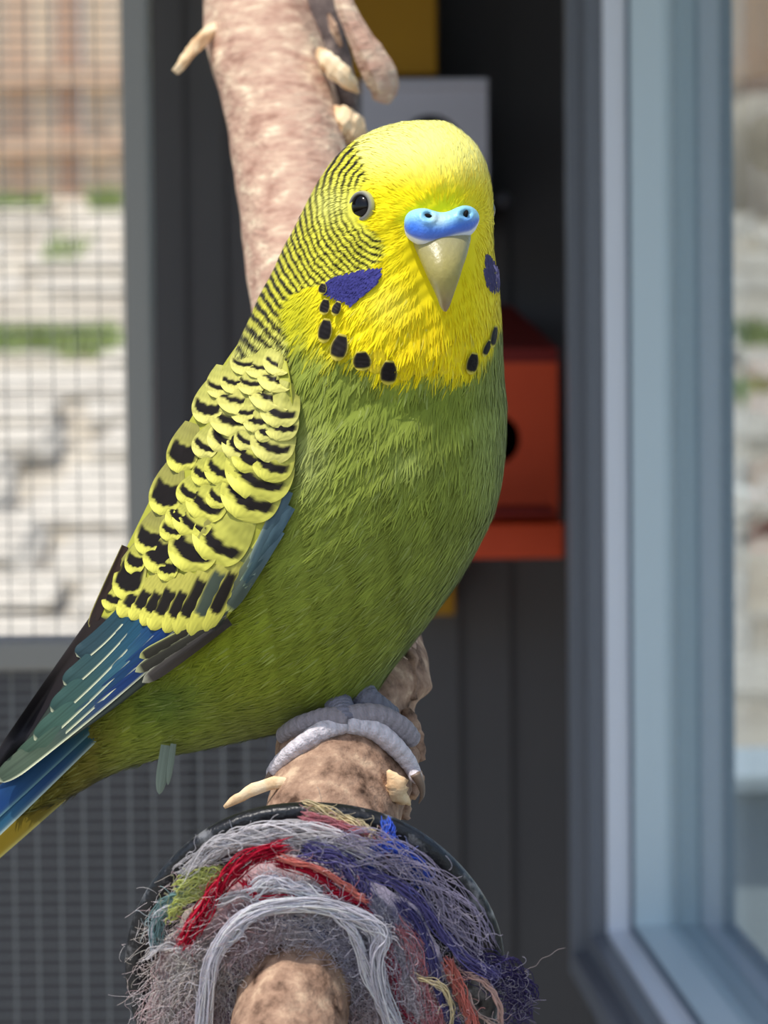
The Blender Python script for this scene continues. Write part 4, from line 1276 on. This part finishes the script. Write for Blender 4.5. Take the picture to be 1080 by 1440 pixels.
# ---- eye
def cam_dir(x, y, z):
    v = RN @ np.array([x, y, z]); return v / np.linalg.norm(v)
ek = depth_on(bvh_body, 507, 290, -100)
en = cam_dir(-.64, .03, .77)
eu = RN[:, 1] - en * (RN[:, 1] @ en); eu /= np.linalg.norm(eu)
ev = np.cross(eu, en)
E0 = K(507, 290, ek) + en * 0.5 * S
def disc_of(rings, m, name, parent, colr=None, n=40):
    a = np.linspace(0, 2 * math.pi, n, endpoint=False)
    V = np.concatenate([E0 + S * (r * (np.cos(a)[:, None] * ev + np.sin(a)[:, None] * eu) + h * en) for r, h in rings])
    V = np.vstack([V, E0 + S * rings[-1][1] * en])
    F = grid_faces(len(rings), n).tolist()
    l = (len(rings) - 1) * n
    F += [[l + j, l + (j + 1) % n, len(V) - 1] for j in range(n)]
    return mesh(name, V, F, m, parent)
eye = disc_of([(16, -2), (15, 1.2), (13, 3.4), (9.5, 5.2), (6, 6.2), (3, 6.7), (1, 6.8)], M['eye'], 'eye', bird)
ring_pts = [(22, -4), (20.8, 0.4), (19.2, 2.0), (17.4, 2.4), (15.6, 1.9), (14.6, .6)]
a = np.linspace(0, 2 * math.pi, 48, endpoint=False)
V = np.concatenate([E0 + S * (r * (np.cos(a)[:, None] * ev + np.sin(a)[:, None] * eu) + h * en) for r, h in ring_pts])
cr = np.concatenate([np.tile(lin(c), (48, 1)) for c in ((190, 184, 84), (176, 172, 120), (138, 136, 122), (120, 118, 108), (88, 84, 78), (44, 40, 36))])
mesh('eye_ring', V, grid_faces(len(ring_pts), 48), M['feather'], eye, col=cr)
# the other eye, on the far side of the face
ek2 = None
h = bvh_body.ray_cast(Vector(K(600, 296, 0).tolist()), Vector(cam_dir(1, .02, -.12).tolist()))
if h[0] is not None:
    E0 = np.array(h[0][:]); en = cam_dir(.97, .03, .2)
    eu = RN[:, 1] - en * (RN[:, 1] @ en); eu /= np.linalg.norm(eu); ev = np.cross(eu, en)
    E0 = E0 - en * 3 * S
    eye2 = disc_of([(15, -2), (14.2, 2), (12.5, 5.2), (9.5, 7.6), (6, 9.2), (3, 9.9), (1, 10.1)], M['eye'], 'eye', bird)

# ---- beak and cere
bs = np.array([[322, 588, 662, -128], [336, 580, 662, -158], [350, 584, 659, -172], [364, 590, 655, -181], [378, 596, 650, -187], [392, 602, 646, -188], [406, 609, 641, -184], [420, 615, 636, -176], [431, 619, 632, -167], [438, 624, 628, -160]], float)
bs[:, 3] -= 26
bz = crom(bs, 60)
nbk = 40
t = np.linspace(0, 2 * math.pi, nbk, endpoint=False)
hw = (bz[:, 2] - bz[:, 1]) / 2
cxk = (bz[:, 1] + bz[:, 2]) / 2
Xk = cxk[:, None] + hw[:, None] * np.cos(t) * (1 - .12 * np.clip(np.sin(t), 0, 1) ** 3)
Kk = bz[:, 3:4] + hw[:, None] * .95 - hw[:, None] * .95 * np.sign(np.sin(t)) * np.abs(np.sin(t)) ** .85
Yk = bz[:, 0:1] + 0 * Xk - 5 * np.clip(np.sin(t), 0, 1) * (1 - np.linspace(0, 1, 60))[:, None]
V = K(Xk, Yk, Kk)
tt = np.linspace(0, 1, 60)[:, None] + 0 * Xk
cbk = mixc(np.broadcast_to(lin((150, 144, 106)), tt.shape + (3,)), np.broadcast_to(lin((162, 150, 84)), tt.shape + (3,)), sstep(0, .5, tt))
cbk = mixc(cbk, np.broadcast_to(lin((146, 124, 94)), tt.shape + (3,)), sstep(.62, .95, tt))
cbk = mixc(cbk, np.broadcast_to(lin((206, 196, 158)), tt.shape + (3,)), .6 * np.exp(-((np.cos(t) + .75) / .2) ** 2)[None, :] * sstep(.5, .8, tt))
cbk = cbk * (1 + .05 * np.sin(Xk * .5) * np.sin(Yk * .3))[..., None]
V = np.vstack([V.reshape(-1, 3), V[-1].mean(0)])
F = grid_faces(60, nbk).tolist() + [[59 * nbk + j, 59 * nbk + (j + 1) % nbk, 60 * nbk] for j in range(nbk)]
beak = mesh('beak', V, F, M['horn'], bird, col=np.vstack([cbk.reshape(-1, 3), cbk[-1, :1]]))

cs = np.array([[568.5, 310, 322, -132, 3], [571, 303, 331, -140, 12], [577, 297, 338, -150, 18], [587, 293.5, 344, -160, 23], [598, 293, 347, -166, 25], [609, 296, 346, -166, 24], [620, 298.5, 343, -165, 23],
               [631, 297, 339, -165, 23], [642, 292, 336, -164, 23], [652, 289, 334, -160, 22], [661, 290, 331, -153, 20], [668, 294, 324, -145, 16], [672, 299, 316, -138, 10], [674, 304, 310, -132, 3]], float)
cs[:, 3] += np.interp(cs[:, 0], [568, 590, 640, 674], [-42, -34, -22, -8])
cz_ = crom(cs, 70)
t = np.linspace(0, 2 * math.pi, 48, endpoint=False)
Xc = cz_[:, 0:1] + 0 * t
hm, hh_ = (cz_[:, 1:2] + cz_[:, 2:3]) / 2, (cz_[:, 2:3] - cz_[:, 1:2]) / 2
Yc = hm + hh_ * np.sign(np.cos(t)) * np.abs(np.cos(t)) ** .9
Kc = cz_[:, 3:4] + cz_[:, 4:5] - cz_[:, 4:5] * np.sin(t)
# nostril pits
for nx_, ny_ in ((602, 303), (655, 301)):
    Kc = Kc + 10 * np.exp(-((Xc - nx_) / 6) ** 2 - ((Yc - ny_) / 4.5) ** 2) * (np.sin(t) > 0) - 3.5 * np.exp(-(((Xc - nx_) / 11) ** 2 + ((Yc - ny_) / 9) ** 2 - 1) ** 2 * 2) * (np.sin(t) > 0)
vv = (Yc - cz_[:, 1:2]) / (cz_[:, 2:3] - cz_[:, 1:2] + 1e-6)
B = lambda c: np.broadcast_to(lin(c), Xc.shape + (3,))
cc = mixc(B((150, 214, 238)), B((70, 122, 222)), sstep(.2, .62, vv))
cc = mixc(cc, B((52, 116, 226)), .8 * np.exp(-((Xc - 582) / 12) ** 2 - ((Yc - 320) / 14) ** 2))
cc = mixc(cc, B((92, 112, 200)), .6 * sstep(.55, .8, vv))
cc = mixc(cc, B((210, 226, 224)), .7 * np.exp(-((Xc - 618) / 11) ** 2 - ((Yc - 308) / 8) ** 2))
cc = mixc(cc, B((232, 236, 246)), sstep(.80, .86, vv) * (np.sin(t) > -.3))
cc = mixc(cc, B((150, 150, 120)), .5 * np.exp(-((Xc - 610) / 5) ** 2 - ((Yc - 305) / 4) ** 2))
V = K(Xc, Yc, Kc)
V2 = np.vstack([V.reshape(-1, 3), V[0].mean(0), V[-1].mean(0)])
F = grid_faces(70, 48).tolist() + [[70 * 48, (j + 1) % 48, j] for j in range(48)] + [[70 * 48 + 1, 69 * 48 + j, 69 * 48 + (j + 1) % 48] for j in range(48)]
cere = mesh('cere', V2, F, M['cere'], bird, col=np.vstack([cc.reshape(-1, 3), cc[0, :1], cc[-1, :1]]))
for nx_, ny_, rx, ry_, kk, rot in ((602, 303.5, 6.5, 3.2, -182, .25), (655, 301, 3.6, 6.2, -164, .3)):
    u = np.linspace(0, math.pi, 10); v = np.linspace(0, 2 * math.pi, 16, endpoint=False)
    uu, vv = np.meshgrid(u, v, indexing='ij')
    ax1, ay1 = rx * np.sin(uu) * np.cos(vv), ry_ * np.sin(uu) * np.sin(vv)
    V = K(nx_ + ax1 * math.cos(rot) - ay1 * math.sin(rot), ny_ + ax1 * math.sin(rot) + ay1 * math.cos(rot), kk - 3 - 6 * np.cos(uu))
    mesh('nostril', V.reshape(-1, 3), grid_faces(10, 16), M['hole'], cere)

# ---- feet
def toe(pts, radii, colr, parent, name='toe', lift=.7, scale=1.0, nn=70):
    C2 = crom(np.array(pts, float), nn)
    R = np.interp(np.linspace(0, 1, nn), np.linspace(0, 1, len(radii)), radii)
    out = []
    for (px, py, kf), r in zip(C2, R):
        h = ray(bvh_perch, px, py)
        if h[0] is not None and abs((to_px(np.array(h[0][:]))[2] - D0) / S) < 140:
            k = (to_px(np.array(h[0][:]))[2] - D0) / S - r * lift
            k = min(k, kf + 30)
        else:
            k = kf
        out.append((px, py, k))
    out = np.array(out)
    kk = out[:, 2]
    for _ in range(6):
        kk = np.r_[kk[0], (kk[:-2] + 2 * kk[1:-1] + kk[2:]) / 4, kk[-1]]
    C = K(out[:, 0], out[:, 1], kk)
    ns = 20
    i2, t2 = np.meshgrid(np.arange(nn), np.linspace(0, 2 * math.pi, ns, endpoint=False), indexing='ij')
    rd = 1 + .05 * np.abs(np.sin(i2 * .45 + .5 * np.cos(t2 * 2))) + .04 * np.sin(t2 * 3 + i2 * .13) + .03 * np.sin(i2 * .1)
    R2 = R * np.sqrt(np.clip(1 - ((np.arange(nn) - (nn - 5)) / 5.0).clip(0, 1) ** 2, .02, 1))
    V, F = tube_vf(C, R2 * S, ns, True, rd)
    cc = np.repeat((lin(colr) * (.86 + .22 * np.abs(np.sin(np.arange(nn) * .45)))[:, None])[:, None], ns, 1).reshape(-1, 3)
    cc = cc * (1 + .14 * np.sin(np.arange(len(cc)) * 1.7)[:, None] * np.array([.3, -.2, -.3])) * (1 + .08 * rng.normal(size=(len(cc), 1)))
    cc = np.vstack([cc, cc[:1], cc[-1:]])
    return mesh(name, V, F, M['foot'], parent, col=cc)
foot = toe([(470, 970, -10), (476, 990, -36), (482, 1006, -60), (485, 1018, -66)], [20, 19, 19, 15], (120, 118, 130), bird, 'foot')
toe([(484, 1012, -66), (452, 1014, -50), (420, 1022, -30), (396, 1036, -8)], [17, 17, 15, 11], (142, 134, 138), foot)
toe([(484, 1010, -62), (530, 1008, -52), (562, 1022, -40), (584, 1044, -24)], [17, 17, 16, 12], (146, 138, 142), foot)
toe([(484, 1020, -66), (452, 1029, -64), (420, 1050, -56), (396, 1071, -46), (380, 1090, -34)], [12, 13, 13, 11.5, 8], (206, 198, 202), foot)
toe([(486, 1019, -66), (524, 1026, -64), (553, 1047, -58), (574, 1072, -48), (588, 1100, -36)], [12, 14, 14, 12, 8], (206, 198, 202), foot)
def claw(pts, r, parent):
    C2 = crom(np.array(pts, float), 20)
    V, F = tube_vf(K(C2[:, 0], C2[:, 1], C2[:, 2]), np.linspace(r, .8, 20) * S, 12)
    return mesh('claw', V, F, M['horn'], parent, col=np.tile(lin((120, 100, 84)), (len(V), 1)))
claw([(584, 1088, -46), (592, 1104, -44), (594, 1118, -34), (589, 1130, -20)], 8, foot)
claw([(381, 1088, -36), (374, 1098, -26), (374, 1108, -12)], 5, foot)
foot2 = toe([(500, 960, 60), (515, 985, 36), (540, 1000, 14), (556, 1008, 4)], [22, 20, 17, 12], (110, 108, 118), bird, 'foot')
